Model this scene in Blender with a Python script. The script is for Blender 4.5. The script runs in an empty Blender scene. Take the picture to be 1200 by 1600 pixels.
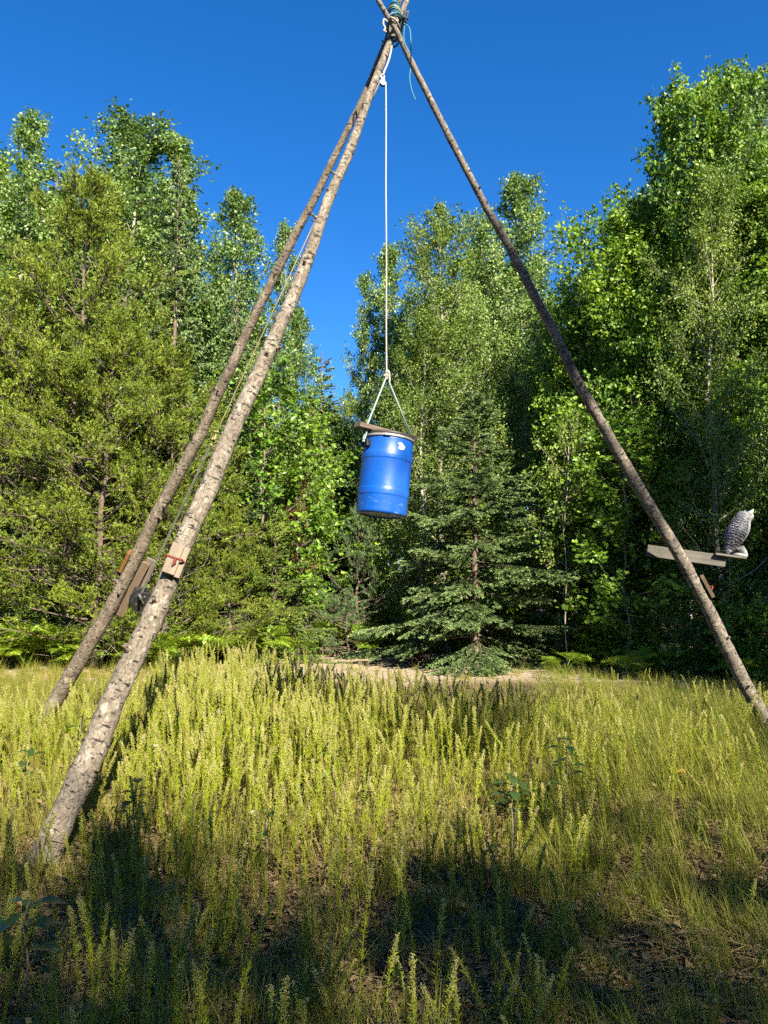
import bpy, math, random
import numpy as np
from mathutils import Vector, Matrix, Euler

R = math.radians
sc = bpy.context.scene
col = sc.collection

# ------------------------------------------------------------------ camera
F_PX, PITCH, CAM_H = 1209.0, R(6.1), 1.6          # measured in the 1200 x 1600 photograph
cd = bpy.data.cameras.new('camera')
cam = bpy.data.objects.new('camera', cd); col.objects.link(cam)
cam.location = (0, 0, CAM_H); cam.rotation_euler = (R(90) + PITCH, 0, 0)
cd.sensor_fit = 'VERTICAL'; cd.sensor_height = 24.0; cd.lens = 24.0 * F_PX / 1600.0
cd.clip_start = 0.05; cd.clip_end = 3000
sc.camera = cam

# ------------------------------------------------------------------ sky, sun, exposure
SUN_EL, SUN_AZ = R(34), R(156)                     # azimuth clockwise from +Y
w = bpy.data.worlds.new('World'); sc.world = w; w.use_nodes = True
nt = w.node_tree; nt.nodes.clear()
sky = nt.nodes.new('ShaderNodeTexSky'); sky.sky_type = 'NISHITA'; sky.sun_disc = False
sky.sun_elevation = SUN_EL; sky.sun_rotation = SUN_AZ
sky.altitude = 300; sky.air_density = 1.0; sky.dust_density = 0.15; sky.ozone_density = 6.0
hs = nt.nodes.new('ShaderNodeHueSaturation'); hs.inputs['Saturation'].default_value = 1.25; hs.inputs['Hue'].default_value = 0.506
bg = nt.nodes.new('ShaderNodeBackground'); bg.inputs['Strength'].default_value = 0.0635
wo = nt.nodes.new('ShaderNodeOutputWorld')
nt.links.new(sky.outputs[0], hs.inputs['Color']); nt.links.new(hs.outputs[0], bg.inputs['Color'])
nt.links.new(bg.outputs[0], wo.inputs[0])

sl = bpy.data.lights.new('sun', 'SUN'); sl.energy = 5.0; sl.angle = R(0.53); sl.color = (1.0, 0.89, 0.70)
so = bpy.data.objects.new('sun', sl); col.objects.link(so); so.location = (10, -20, 20)
to_sun = Vector((math.sin(SUN_AZ) * math.cos(SUN_EL), math.cos(SUN_AZ) * math.cos(SUN_EL), math.sin(SUN_EL)))
so.rotation_euler = to_sun.to_track_quat('Z', 'Y').to_euler()
vs = sc.view_settings
vs.view_transform = 'Standard'; vs.look = 'None'; vs.gamma = 1.0; vs.exposure = 1.85
vs.use_curve_mapping = False
sc.cycles.max_bounces = 2; sc.cycles.diffuse_bounces = 2; sc.cycles.glossy_bounces = 1; sc.cycles.transmission_bounces = 2
sc.cycles.use_denoising = False; sc.cycles.use_adaptive_sampling = True; sc.cycles.adaptive_threshold = 0.03

# ------------------------------------------------------------------ helpers
_fw = np.array([0, math.cos(PITCH), math.sin(PITCH)]); _up = np.array([0, -math.sin(PITCH), math.cos(PITCH)])
_rt = np.array([1.0, 0, 0]); CAM = np.array([0, 0, CAM_H])
def ray(px, py): return _fw + _rt * (px - 600) / F_PX - _up * (py - 800) / F_PX
def at(px, py, Y):
    d = ray(px, py); return CAM + d * (Y / d[1])
def ground_at(px, py, z=0.0):
    d = ray(px, py); return CAM + d * ((z - CAM_H) / d[2])
def norm(a):
    a = np.asarray(a, float); return a / np.maximum(np.linalg.norm(a, axis=-1, keepdims=True), 1e-9)

class MB:
    """collects polygons; builds one mesh"""
    def __init__(s): s.v = []; s.b = []; s.f = []; s.n = 0; s.bark = False
    def mesh(s, V, F, tint=0.5, mat=0, bark=None):
        V = np.asarray(V, float); F = np.asarray(F, int)
        s.v.append(V)
        if bark is not None: s.bark = True
        s.b.append(V if bark is None else bark)
        t = np.broadcast_to(np.asarray(tint, float), (len(F),))
        s.f.append((F + s.n, t, mat)); s.n += len(V)
    def polys(s, P, tint=0.5, mat=0):
        n, k, _ = P.shape
        s.mesh(P.reshape(-1, 3), np.arange(n * k).reshape(n, k), tint, mat)
    def tube(s, pts, rad, sides=6, tint=0.5, mat=0, cap=True, noise=None):
        pts = np.asarray(pts, float); n = len(pts); rad = np.broadcast_to(np.asarray(rad, float), (n,))
        t = norm(np.gradient(pts, axis=0))
        ref = np.array([0, 0, 1.0]) if abs(norm(pts[-1] - pts[0])[2]) < 0.8 else np.array([1.0, 0, 0])
        u = norm(ref - (t @ ref)[:, None] * t); v = np.cross(t, u)
        a = np.arange(sides) * 2 * math.pi / sides
        rr = rad[:, None] * (np.ones((n, sides)) if noise is None else noise)
        V = pts[:, None] + rr[..., None] * (np.cos(a)[None, :, None] * u[:, None] + np.sin(a)[None, :, None] * v[:, None])
        L = np.concatenate([[0], np.cumsum(np.linalg.norm(np.diff(pts, axis=0), axis=1))])
        B = np.stack([rad[:, None] * np.cos(a)[None], rad[:, None] * np.sin(a)[None], np.repeat(L[:, None], sides, 1)], -1)
        i = np.arange(n - 1)[:, None] * sides; j = np.arange(sides)[None]; j2 = (j + 1) % sides
        F = np.stack([i + j, i + j2, i + sides + j2, i + sides + j], -1).reshape(-1, 4)
        s.mesh(V.reshape(-1, 3), F, tint, mat, B.reshape(-1, 3))
        if cap and sides >= 5:
            for ring, rev in ((0, True), (n - 1, False)):
                Vc = V[ring]; Fc = np.arange(sides)[None]
                s.mesh(Vc, Fc[:, ::-1] if rev else Fc, tint, mat, B[ring] * np.array([1, 1, 1.0]))
    def box(s, c, size, M=None, tint=0.5, mat=0, bev=0.0):
        x, y, z = np.asarray(size, float) / 2
        b = bev
        if b <= 0:
            V = np.array([[i * x, j * y, k * z] for k in (-1, 1) for j in (-1, 1) for i in (-1, 1)])
            F = [[0, 2, 3, 1], [4, 5, 7, 6], [0, 1, 5, 4], [2, 6, 7, 3], [0, 4, 6, 2], [1, 3, 7, 5]]
            Fs = [(V, F)]
        else:
            import bmesh
            bm = bmesh.new(); bmesh.ops.create_cube(bm, size=1.0)
            for q in bm.verts: q.co = Vector((q.co.x * 2 * x, q.co.y * 2 * y, q.co.z * 2 * z))
            bmesh.ops.bevel(bm, geom=list(bm.edges), offset=b, segments=2, affect='EDGES', profile=0.5)
            bm.verts.index_update()
            V = np.array([q.co[:] for q in bm.verts]); Fs = []
            by = {}
            for f in bm.faces: by.setdefault(len(f.verts), []).append([q.index for q in f.verts])
            bm.free()
            base = True
            Fs = [(V, by[k]) for k in by]
        for V, F in Fs:
            W = V
            if M is not None: W = V @ np.asarray(M, float).T
            s.mesh(W + np.asarray(c, float), F, tint, mat, V)
    def lathe(s, prof, seg=32, tint=0.5, mat=0):
        prof = np.asarray(prof, float); n = len(prof); a = np.arange(seg) * 2 * math.pi / seg
        V = np.stack([prof[:, 0:1] * np.cos(a), prof[:, 0:1] * np.sin(a), np.repeat(prof[:, 1:2], seg, 1)], -1)
        i = np.arange(n - 1)[:, None] * seg; j = np.arange(seg)[None]; j2 = (j + 1) % seg
        F = np.stack([i + j, i + j2, i + seg + j2, i + seg + j], -1).reshape(-1, 4)
        s.mesh(V.reshape(-1, 3), F, tint, mat)
    def data(s, name, mats, smooth=False, weld=False):
        me = bpy.data.meshes.new(name)
        V = np.concatenate(s.v); me.vertices.add(len(V)); me.vertices.foreach_set('co', V.ravel().astype(np.float32))
        loops = np.concatenate([f.ravel() for f, _, _ in s.f]); tot = np.concatenate([np.full(len(f), f.shape[1]) for f, _, _ in s.f])
        st = np.concatenate([[0], np.cumsum(tot)[:-1]])
        me.loops.add(len(loops)); me.loops.foreach_set('vertex_index', loops.astype(np.int32))
        me.polygons.add(len(tot)); me.polygons.foreach_set('loop_start', st.astype(np.int32)); me.polygons.foreach_set('loop_total', tot.astype(np.int32))
        mi = np.concatenate([np.full(len(f), m) for f, _, m in s.f])
        me.polygons.foreach_set('material_index', mi.astype(np.int32))
        me.polygons.foreach_set('use_smooth', np.full(len(tot), smooth))
        at_ = me.attributes.new('tint', 'FLOAT', 'FACE'); at_.data.foreach_set('value', np.concatenate([t for _, t, _ in s.f]).astype(np.float32))
        if s.bark:
            ab = me.attributes.new('bark', 'FLOAT_VECTOR', 'POINT'); ab.data.foreach_set('vector', np.concatenate(s.b).ravel().astype(np.float32))
        me.update(calc_edges=True); me.validate()
        if weld:
            import bmesh
            bm = bmesh.new(); bm.from_mesh(me); bmesh.ops.remove_doubles(bm, verts=bm.verts, dist=1e-5)
            bmesh.ops.recalc_face_normals(bm, faces=bm.faces); bm.to_mesh(me); bm.free()
        for m in (mats if isinstance(mats, (list, tuple)) else [mats]): me.materials.append(m)
        return me

def link(name, me, parent=None, loc=None):
    o = bpy.data.objects.new(name, me); col.objects.link(o)
    if parent is not None: o.parent = parent
    if loc is not None: o.location = loc
    return o
def tag(o, label, cat, group=None):
    o['label'] = label; o['category'] = cat
    if group: o['group'] = group
    return o
def empty(name, loc=(0, 0, 0), rz=0.0):
    o = bpy.data.objects.new(name, None); col.objects.link(o); o.location = loc; o.rotation_euler = (0, 0, rz)
    o.empty_display_size = 0.2
    return o

_ONES = 'zeroth first second third fourth fifth sixth seventh eighth ninth tenth eleventh twelfth thirteenth fourteenth fifteenth sixteenth seventeenth eighteenth nineteenth'.split()
def ordinal(n):
    if n < 20: return _ONES[n]
    t = {2: 'twent', 3: 'thirt', 4: 'fort', 5: 'fift', 6: 'sixt'}[n // 10]
    return t + 'ieth' if n % 10 == 0 else t + 'y-' + _ONES[n % 10]

# ------------------------------------------------------------------ materials
class NT:
    def __init__(s, name):
        s.m = bpy.data.materials.new(name); s.m.use_nodes = True; s.t = s.m.node_tree; s.t.nodes.clear()
        s.out = s.n('ShaderNodeOutputMaterial')
    def n(s, k, **kw):
        q = s.t.nodes.new(k)
        for a, b in kw.items(): setattr(q, a, b)
        return q
    def l(s, a, b): s.t.links.new(a, b)
    def noise(s, vec, scale, detail=4, rough=0.6, dim='3D'):
        q = s.n('ShaderNodeTexNoise'); q.inputs['Scale'].default_value = scale; q.inputs['Detail'].default_value = detail
        q.inputs['Roughness'].default_value = rough
        if vec is not None: s.l(vec, q.inputs['Vector'])
        return q.outputs['Fac']
    def map(s, vec, sc_):
        q = s.n('ShaderNodeMapping'); q.inputs['Scale'].default_value = sc_; s.l(vec, q.inputs['Vector']); return q.outputs[0]
    def ramp(s, fac, stops, interp='LINEAR'):
        q = s.n('ShaderNodeValToRGB'); e = q.color_ramp.elements; q.color_ramp.interpolation = interp
        while len(e) < len(stops): e.new(0.5)
        for x, (p, c) in zip(e, stops): x.position = p; x.color = (*c, 1) if len(c) == 3 else c
        s.l(fac, q.inputs[0]); return q.outputs[0]
    def mix(s, fac, a, b, mode='MIX'):
        q = s.n('ShaderNodeMix', data_type='RGBA', blend_type=mode)
        for v, k in ((fac, 0), (a, 6), (b, 7)):
            if isinstance(v, (int, float)): q.inputs[k].default_value = v
            elif isinstance(v, tuple): q.inputs[k].default_value = (*v, 1)
            else: s.l(v, q.inputs[k])
        return q.outputs[2]
    def math(s, op, a, b=None):
        q = s.n('ShaderNodeMath', operation=op)
        for v, k in ((a, 0), (b, 1)):
            if v is None: continue
            if isinstance(v, (int, float)): q.inputs[k].default_value = v
            else: s.l(v, q.inputs[k])
        return q.outputs[0]
    def bump(s, h, strength=0.5, dist=0.01):
        q = s.n('ShaderNodeBump'); q.inputs['Strength'].default_value = strength; q.inputs['Distance'].default_value = dist
        s.l(h, q.inputs['Height']); return q.outputs[0]
    def bsdf(s, color, rough=0.7, normal=None, spec=0.3, metal=0.0):
        q = s.n('ShaderNodeBsdfPrincipled')
        for v, k in ((color, 'Base Color'), (rough, 'Roughness'), (metal, 'Metallic')):
            if isinstance(v, tuple): q.inputs[k].default_value = (*v, 1)
            elif isinstance(v, (int, float)): q.inputs[k].default_value = v
            else: s.l(v, q.inputs[k])
        q.inputs['Specular IOR Level'].default_value = spec
        if normal is not None: s.l(normal, q.inputs['Normal'])
        return q.outputs[0]
    def attr(s, name, o='Fac'):
        q = s.n('ShaderNodeAttribute'); q.attribute_name = name; return q.outputs[o]
    def obj(s): return s.n('ShaderNodeTexCoord').outputs['Object']
    def rnd(s): return s.n('ShaderNodeObjectInfo').outputs['Random']
    def done(s, sh): s.l(sh, s.out.inputs[0]); return s.m

def leaf_mat(name, c0, c1, c2, trans=0.3, rough=0.45, spec=0.35, rnd=0.25, tcol=1.5):
    m = NT(name)
    f = m.math('ADD', m.attr('tint'), m.math('MULTIPLY', m.math('SUBTRACT', m.rnd(), 0.5), rnd))
    c = m.ramp(f, [(0.0, c0), (0.5, c1), (1.0, c2)])
    b = m.bsdf(c, rough, spec=spec)
    t = m.n('ShaderNodeBsdfTranslucent')
    m.l(m.mix(1.0, c, (tcol * 1.1, tcol, tcol * 0.45), 'MULTIPLY'), t.inputs[0])
    x = m.n('ShaderNodeMixShader'); x.inputs[0].default_value = trans
    m.l(b, x.inputs[1]); m.l(t.outputs[0], x.inputs[2])
    return m.done(x.outputs[0])

M = {}
M['aspen'] = leaf_mat('aspen_leaf', (0.0486, 0.0935, 0.0231), (0.113, 0.204, 0.042), (0.292, 0.385, 0.131), rough=0.38, spec=0.5)
M['birch'] = leaf_mat('birch_leaf', (0.05, 0.09, 0.015), (0.115, 0.185, 0.028), (0.24, 0.31, 0.06), rough=0.45)
M['maple'] = leaf_mat('maple_leaf', (0.0389, 0.088, 0.0105), (0.103, 0.204, 0.0189), (0.238, 0.352, 0.0315), rough=0.42, spec=0.4)
M['pine'] = leaf_mat('jack_pine_needle', (0.0633, 0.103, 0.011), (0.149, 0.211, 0.0198), (0.265, 0.308, 0.033), trans=0.15, rough=0.5)
M['spruce'] = leaf_mat('spruce_needle', (0.04, 0.072, 0.022), (0.12, 0.19, 0.062), (0.22, 0.31, 0.115), trans=0.1, rough=0.45, spec=0.4)
M['fir'] = leaf_mat('fir_needle', (0.05, 0.085, 0.014), (0.105, 0.175, 0.026), (0.18, 0.26, 0.04), trans=0.12, rough=0.45)
M['wpine'] = leaf_mat('white_pine_needle', (0.05, 0.09, 0.035), (0.10, 0.16, 0.06), (0.15, 0.22, 0.09), trans=0.15)
M['dead'] = leaf_mat('dead_needle', (0.06, 0.03, 0.012), (0.12, 0.06, 0.02), (0.22, 0.13, 0.03), trans=0.1, rough=0.8)
M['shrub'] = leaf_mat('shrub_leaf', (0.05, 0.095, 0.015), (0.10, 0.175, 0.025), (0.20, 0.27, 0.04))
M['fern'] = leaf_mat('bracken', (0.08, 0.15, 0.012), (0.15, 0.25, 0.02), (0.27, 0.33, 0.025), trans=0.3, rough=0.55)
M['weed'] = leaf_mat('weed_green', (0.144, 0.115, 0.0286), (0.206, 0.25, 0.0199), (0.293, 0.366, 0.0265), trans=0.25, rough=0.6, spec=0.2)
M['plume'] = leaf_mat('weed_plume', (0.214, 0.236, 0.0308), (0.329, 0.322, 0.0924), (0.486, 0.442, 0.247), trans=0.3, rough=0.9, spec=0.05)
M['grass'] = leaf_mat('grass_blade', (0.0857, 0.129, 0.0152), (0.171, 0.186, 0.0248), (0.292, 0.248, 0.0715), trans=0.3, rough=0.5, spec=0.25, rnd=0.6)
M['broad'] = leaf_mat('broad_leaf', (0.018, 0.0405, 0.0099), (0.03, 0.063, 0.0138), (0.055, 0.099, 0.0193), trans=0.15, rough=0.35, spec=0.5)
M['white'] = leaf_mat('white_petal', (0.6, 0.6, 0.55), (0.7, 0.7, 0.65), (0.8, 0.8, 0.75), trans=0.2, rough=0.8)
M['yellow'] = leaf_mat('yellow_petal', (0.45, 0.28, 0.02), (0.6, 0.4, 0.03), (0.7, 0.5, 0.05), trans=0.2, rough=0.8)

def pole_mat(name, base, dark, pale, flake=0.5):
    m = NT(name); v = m.attr('bark', 'Vector')
    big = m.noise(v, 7, 5, 0.65); fine = m.noise(m.map(v, (1, 1, 0.6)), 60, 5, 0.75)
    scr = m.noise(m.map(v, (15, 15, 46)), 1.0, 2, 0.5)                 # short dark scars across the pole
    c = m.ramp(big, [(0.3, tuple(0.75 * x for x in base)), (0.52, base), (0.72, pale)])
    c = m.mix(m.ramp(fine, [(0.40, (1,) * 3), (0.54, (0,) * 3)]), c, tuple(0.42 * x for x in base))
    sm = m.ramp(scr, [(0.33, (1,) * 3), (0.40, (0,) * 3)])
    c = m.mix(sm, c, dark)
    fl = m.ramp(m.noise(m.map(v, (1, 1, 0.5)), 30, 4, 0.65), [(0.56, (0,) * 3), (0.64, (flake,) * 3)])
    c = m.mix(fl, c, pale)
    h = m.math('SUBTRACT', m.math('ADD', m.math('MULTIPLY', fine, 0.7), big), m.math('MULTIPLY', sm, 0.6))
    return m.done(m.bsdf(c, 0.85, m.bump(h, 0.9, 0.012), spec=0.15))
M['pole_a'] = pole_mat('spruce_pole_bark_pale', (0.195, 0.167, 0.135), (0.0272, 0.0236, 0.021), (0.326, 0.297, 0.254), 0.7)
M['pole_b'] = pole_mat('spruce_pole_bark_brown', (0.189, 0.156, 0.119), (0.0331, 0.0261, 0.0217), (0.302, 0.266, 0.221), 0.7)
M['pole_c'] = pole_mat('spruce_pole_bark_grey', (0.179, 0.156, 0.133), (0.0341, 0.0281, 0.0239), (0.303, 0.271, 0.239), 0.7)
M['stub'] = pole_mat('stub_wood', (0.17, 0.136, 0.0978), (0.0425, 0.034, 0.0255), (0.383, 0.323, 0.238))
def bark_mat(name, base, dark, sc_=(8, 8, 2.5), lent=0.0):
    m = NT(name); v = m.attr('bark', 'Vector')
    f = m.noise(m.map(v, sc_), 4, 5, 0.65)
    c = m.ramp(f, [(0.35, dark), (0.62, base)])
    if lent:
        q = m.noise(m.map(v, (3, 3, 22)), 1.6, 3, 0.6)
        c = m.mix(m.ramp(q, [(0.62, (0,) * 3), (0.68, (lent,) * 3)]), c, (0.04, 0.035, 0.03))
    return m.done(m.bsdf(c, 0.85, m.bump(f, 0.8, 0.02), spec=0.15))
M['bark_aspen'] = bark_mat('aspen_bark', (0.331, 0.317, 0.259), (0.158, 0.151, 0.115), lent=0.9)
M['bark_maple'] = bark_mat('maple_bark', (0.20, 0.17, 0.14), (0.08, 0.07, 0.055))
M['bark_pine'] = bark_mat('pine_bark', (0.16, 0.125, 0.10), (0.06, 0.045, 0.038))
M['twig'] = bark_mat('dead_twig_bark', (0.30, 0.27, 0.22), (0.14, 0.12, 0.10))

def wood_mat(name, base, dark, axis=0, scale=1.0):
    m = NT(name); v = m.attr('bark', 'Vector')
    s_ = [28 * scale] * 3; s_[axis] = 1.6 * scale
    g = m.noise(m.map(v, tuple(s_)), 1.5, 6, 0.65); b = m.noise(v, 9, 3)
    c = m.ramp(g, [(0.3, dark), (0.6, base), (0.8, tuple(min(1, 1.15 * x) for x in base))])
    c = m.mix(m.math('MULTIPLY', b, 0.5), c, dark)
    return m.done(m.bsdf(c, 0.75, m.bump(g, 0.5, 0.004), spec=0.2))
M['wood_weathered'] = wood_mat('weathered_board', (0.17, 0.14, 0.111), (0.0765, 0.0612, 0.0493))
M['wood_grey'] = wood_mat('grey_board', (0.136, 0.126, 0.112), (0.068, 0.062, 0.0553))  # tone darkened to stand in for the shade on the perch board
M['wood_pale'] = wood_mat('pale_board', (0.203, 0.171, 0.135), (0.122, 0.0997, 0.075))
M['wood_brown'] = wood_mat('brown_board', (0.17, 0.123, 0.085), (0.085, 0.0595, 0.0408))
M['wood_orange'] = wood_mat('orange_board', (0.187, 0.0909, 0.0292), (0.114, 0.0497, 0.013))

def plain(name, c, rough=0.5, spec=0.4, metal=0.0, var=0.25, scale=20, bumpd=0.002):
    m = NT(name); n_ = m.noise(m.obj(), scale, 4)
    cc = m.mix(m.ramp(n_, [(0.35, (0,) * 3), (0.7, (1,) * 3)]), tuple(x * (1 - var) for x in c), tuple(min(1, x * (1 + var)) for x in c))
    return m.done(m.bsdf(cc, rough, m.bump(n_, 0.3, bumpd), spec=spec, metal=metal))
M['black'] = plain('black_plastic', (0.012, 0.012, 0.013), 0.4)
M['black_metal'] = plain('black_steel', (0.03, 0.03, 0.033), 0.35, 0.5)
M['steel'] = plain('zinc_steel', (0.6, 0.6, 0.6), 0.35, 0.5, 0.9)
M['pulley'] = plain('blue_grey_pulley', (0.10, 0.17, 0.22), 0.5)
M['ring'] = plain('clamp_ring_steel', (0.357, 0.357, 0.348), 0.45, 0.5, 0.6)
M['sticker'] = plain('torn_paper', (0.51, 0.51, 0.493), 0.8)
M['red'] = plain('red_cord', (0.12, 0.021, 0.012), 0.8)
M['lidm'] = plain('black_lid', (0.035, 0.03, 0.027), 0.55)
M['strap'] = plain('grey_webbing', (0.10, 0.105, 0.085), 0.8)
M['rust'] = plain('red_brown_root', (0.20, 0.085, 0.05), 0.9, 0.1, var=0.5, scale=14)
def rope_mat(name, a, b, pitch=55):
    m = NT(name); v = m.attr('bark', 'Vector')
    x = m.n('ShaderNodeSeparateXYZ'); m.l(v, x.inputs[0])
    ang = m.math('ARCTAN2', x.outputs[1], x.outputs[0])
    tw = m.math('SINE', m.math('ADD', m.math('MULTIPLY', ang, 2.0), m.math('MULTIPLY', x.outputs[2], pitch * 6.28)))
    f = m.math('ADD', m.math('MULTIPLY', tw, 0.5), 0.5)
    return m.done(m.bsdf(m.mix(f, b, a), 0.7, m.bump(f, 0.6, 0.002), spec=0.2))
M['rope'] = rope_mat('white_rope', (0.425, 0.408, 0.365), (0.238, 0.225, 0.196))
M['rope_teal'] = rope_mat('pale_teal_rope', (0.306, 0.399, 0.391), (0.153, 0.23, 0.23))
M['rope_yellow'] = rope_mat('yellowed_rope', (0.357, 0.315, 0.162), (0.212, 0.178, 0.0765))
M['cord_blue'] = rope_mat('blue_green_cord', (0.072, 0.252, 0.3), (0.018, 0.084, 0.12))
M['cord_dark'] = rope_mat('dark_cord', (0.06, 0.10, 0.12), (0.02, 0.03, 0.05))

def barrel_mat():
    m = NT('blue_barrel_plastic'); o = m.obj()
    x = m.n('ShaderNodeSeparateXYZ'); m.l(o, x.inputs[0])
    low = m.ramp(x.outputs[2], [(0.0, (1,) * 3), (0.10, (0.55,) * 3), (0.20, (0,) * 3)])
    sc1 = m.ramp(m.noise(m.map(o, (1, 1, 2.2)), 17, 6, 0.7), [(0.56, (0,) * 3), (0.66, (1,) * 3)])
    sc2 = m.ramp(m.noise(m.map(o, (1, 1, 0.35)), 60, 4, 0.7), [(0.66, (0,) * 3), (0.72, (1,) * 3)])
    sf = m.math('MULTIPLY', m.math('MAXIMUM', sc1, sc2), low)
    thin = m.ramp(m.noise(m.map(o, (2, 2, 9)), 14, 5, 0.7), [(0.64, (0,) * 3), (0.70, (0.4,) * 3)])
    c = m.mix(m.math('MULTIPLY', sf, 0.6), (0.002, 0.070, 0.37), (0.20, 0.28, 0.44))
    c = m.mix(thin, c, (0.07, 0.19, 0.48))
    dirt = m.ramp(m.noise(m.map(o, (1, 1, 0.18)), 16, 5, 0.65), [(0.45, (0,) * 3), (0.72, (0.5,) * 3)])
    c = m.mix(dirt, c, (0.02, 0.055, 0.22))
    fade = m.ramp(m.noise(m.map(o, (1, 1, 0.6)), 4.5, 5, 0.6), [(0.45, (0,) * 3), (0.68, (0.16,) * 3)])
    c = m.mix(fade, c, (0.05, 0.16, 0.44))
    r = m.math('ADD', 0.30, m.math('MULTIPLY', m.noise(o, 30, 4), 0.15))
    return m.done(m.bsdf(c, r, m.bump(m.noise(o, 9, 3), 0.12, 0.01), spec=0.5))
M['barrel'] = barrel_mat()

def ground_mat():
    m = NT('clearing_soil'); g = m.n('ShaderNodeNewGeometry').outputs['Position']
    x = m.n('ShaderNodeSeparateXYZ'); m.l(g, x.inputs[0])
    a = m.noise(g, 0.7, 5); b = m.noise(g, 9, 5, 0.7); c3 = m.noise(g, 70, 4, 0.7)
    soil = m.ramp(b, [(0.3, (0.06, 0.042, 0.022)), (0.55, (0.115, 0.08, 0.042)), (0.75, (0.19, 0.14, 0.08))])
    soil = m.mix(m.ramp(c3, [(0.4, (0,) * 3), (0.7, (0.8,) * 3)]), soil, (0.21, 0.165, 0.095))
    sand = m.ramp(c3, [(0.3, (0.30, 0.235, 0.165)), (0.6, (0.44, 0.36, 0.26))])
    # bare sandy track along the far side of the clearing
    yy = m.math('ADD', x.outputs[1], m.math('MULTIPLY', m.math('SUBTRACT', a, 0.5), 5.0))
    band = m.math('MULTIPLY', m.ramp(m.math('MULTIPLY', yy, 0.02), [(0.27, (0,) * 3), (0.30, (1,) * 3)]),
                  m.ramp(m.math('MULTIPLY', yy, 0.02), [(0.46, (1,) * 3), (0.50, (0,) * 3)]))
    c = m.mix(band, soil, sand)
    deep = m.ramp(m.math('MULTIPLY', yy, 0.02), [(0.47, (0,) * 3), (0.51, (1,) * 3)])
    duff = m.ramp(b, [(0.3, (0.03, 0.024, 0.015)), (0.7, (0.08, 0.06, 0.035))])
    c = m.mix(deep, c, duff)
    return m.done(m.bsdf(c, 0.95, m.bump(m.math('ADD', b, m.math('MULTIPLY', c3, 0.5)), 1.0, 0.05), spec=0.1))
M['ground'] = ground_mat()

# ------------------------------------------------------------------ ground
def hz(x, y):
    x = np.asarray(x, float); y = np.asarray(y, float)
    h = 0.05 * np.sin(x * 0.7 + 0.4 * y) * np.cos(y * 0.55 - 0.3 * x) + 0.03 * np.sin(2.1 * x + 1.3) * np.sin(1.7 * y)
    return h * np.clip(1 - np.abs(y) / 200, 0, 1)
xs = np.concatenate([[-1500, -400, -120, -60], np.arange(-30, 30.01, 0.4), [60, 120, 400, 1500]])
ys = np.concatenate([[-1500, -400, -120, -60], np.arange(-30, 50.01, 0.4), [80, 150, 400, 1500]])
X, Y = np.meshgrid(xs, ys); gb = MB()
nx, ny = len(xs), len(ys)
i, j = np.meshgrid(np.arange(ny - 1), np.arange(nx - 1), indexing='ij'); q = i * nx + j
gb.mesh(np.stack([X, Y, hz(X, Y)], -1).reshape(-1, 3), np.stack([q, q + 1, q + nx + 1, q + nx], -1).reshape(-1, 4))
gnd = link('ground', gb.data('ground', M['ground'], True)); gnd['kind'] = 'structure'

# ------------------------------------------------------------------ tree builders
def leaves(mb, rng, P, D, size, width=0.8, up=0.5, out=None, tint=None, fold=0.12, shape='kite', mat=0):
    """P positions, D leaf pointing direction"""
    n = len(P); D = norm(D)
    N = rng.normal(size=(n, 3)) * 0.75 + np.array([0, 0, up])
    if out is not None: N = N + out
    N = norm(N - (N * D).sum(1, keepdims=True) * D); S = np.cross(D, N)
    sz = (size * rng.uniform(0.65, 1.3, n))[:, None]
    if shape == 'kite':
        T = [(0, 0, 0), (0.5 * width, 0.42, fold), (0, 1, 0), (-0.5 * width, 0.42, fold)]
    elif shape == 'round':
        T = [(0, 0, 0), (0.5 * width, 0.30, fold), (0.40 * width, 0.72, fold), (0, 1, 0), (-0.40 * width, 0.72, fold), (-0.5 * width, 0.30, fold)]
    else:  # lobed
        T = [(0, 0, 0), (0.55 * width, 0.18, fold), (0.26 * width, 0.48, 0), (0.42 * width, 0.80, fold), (0, 1.0, -0.05), (-0.42 * width, 0.80, fold), (-0.26 * width, 0.48, 0), (-0.55 * width, 0.18, fold)]
    Q = np.stack([P + sz * (a * S + b * D + c * N) for a, b, c in T], 1)
    mb.polys(Q, rng.uniform(0, 1, n) if tint is None else tint, mat)

def interp(pts, s):
    s = np.asarray(s) * (len(pts) - 1); k = np.clip(s.astype(int), 0, len(pts) - 2); f = (s - k)[..., None]
    return pts[k] * (1 - f) + pts[k + 1] * f

def trunk_line(rng, H, wob, n=12):
    z = np.linspace(0, H, n); d = np.cumsum(rng.normal(size=(n, 2)), 0) * wob; d -= d[0]
    p = np.concatenate([d, z[:, None]], 1); return p

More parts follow.
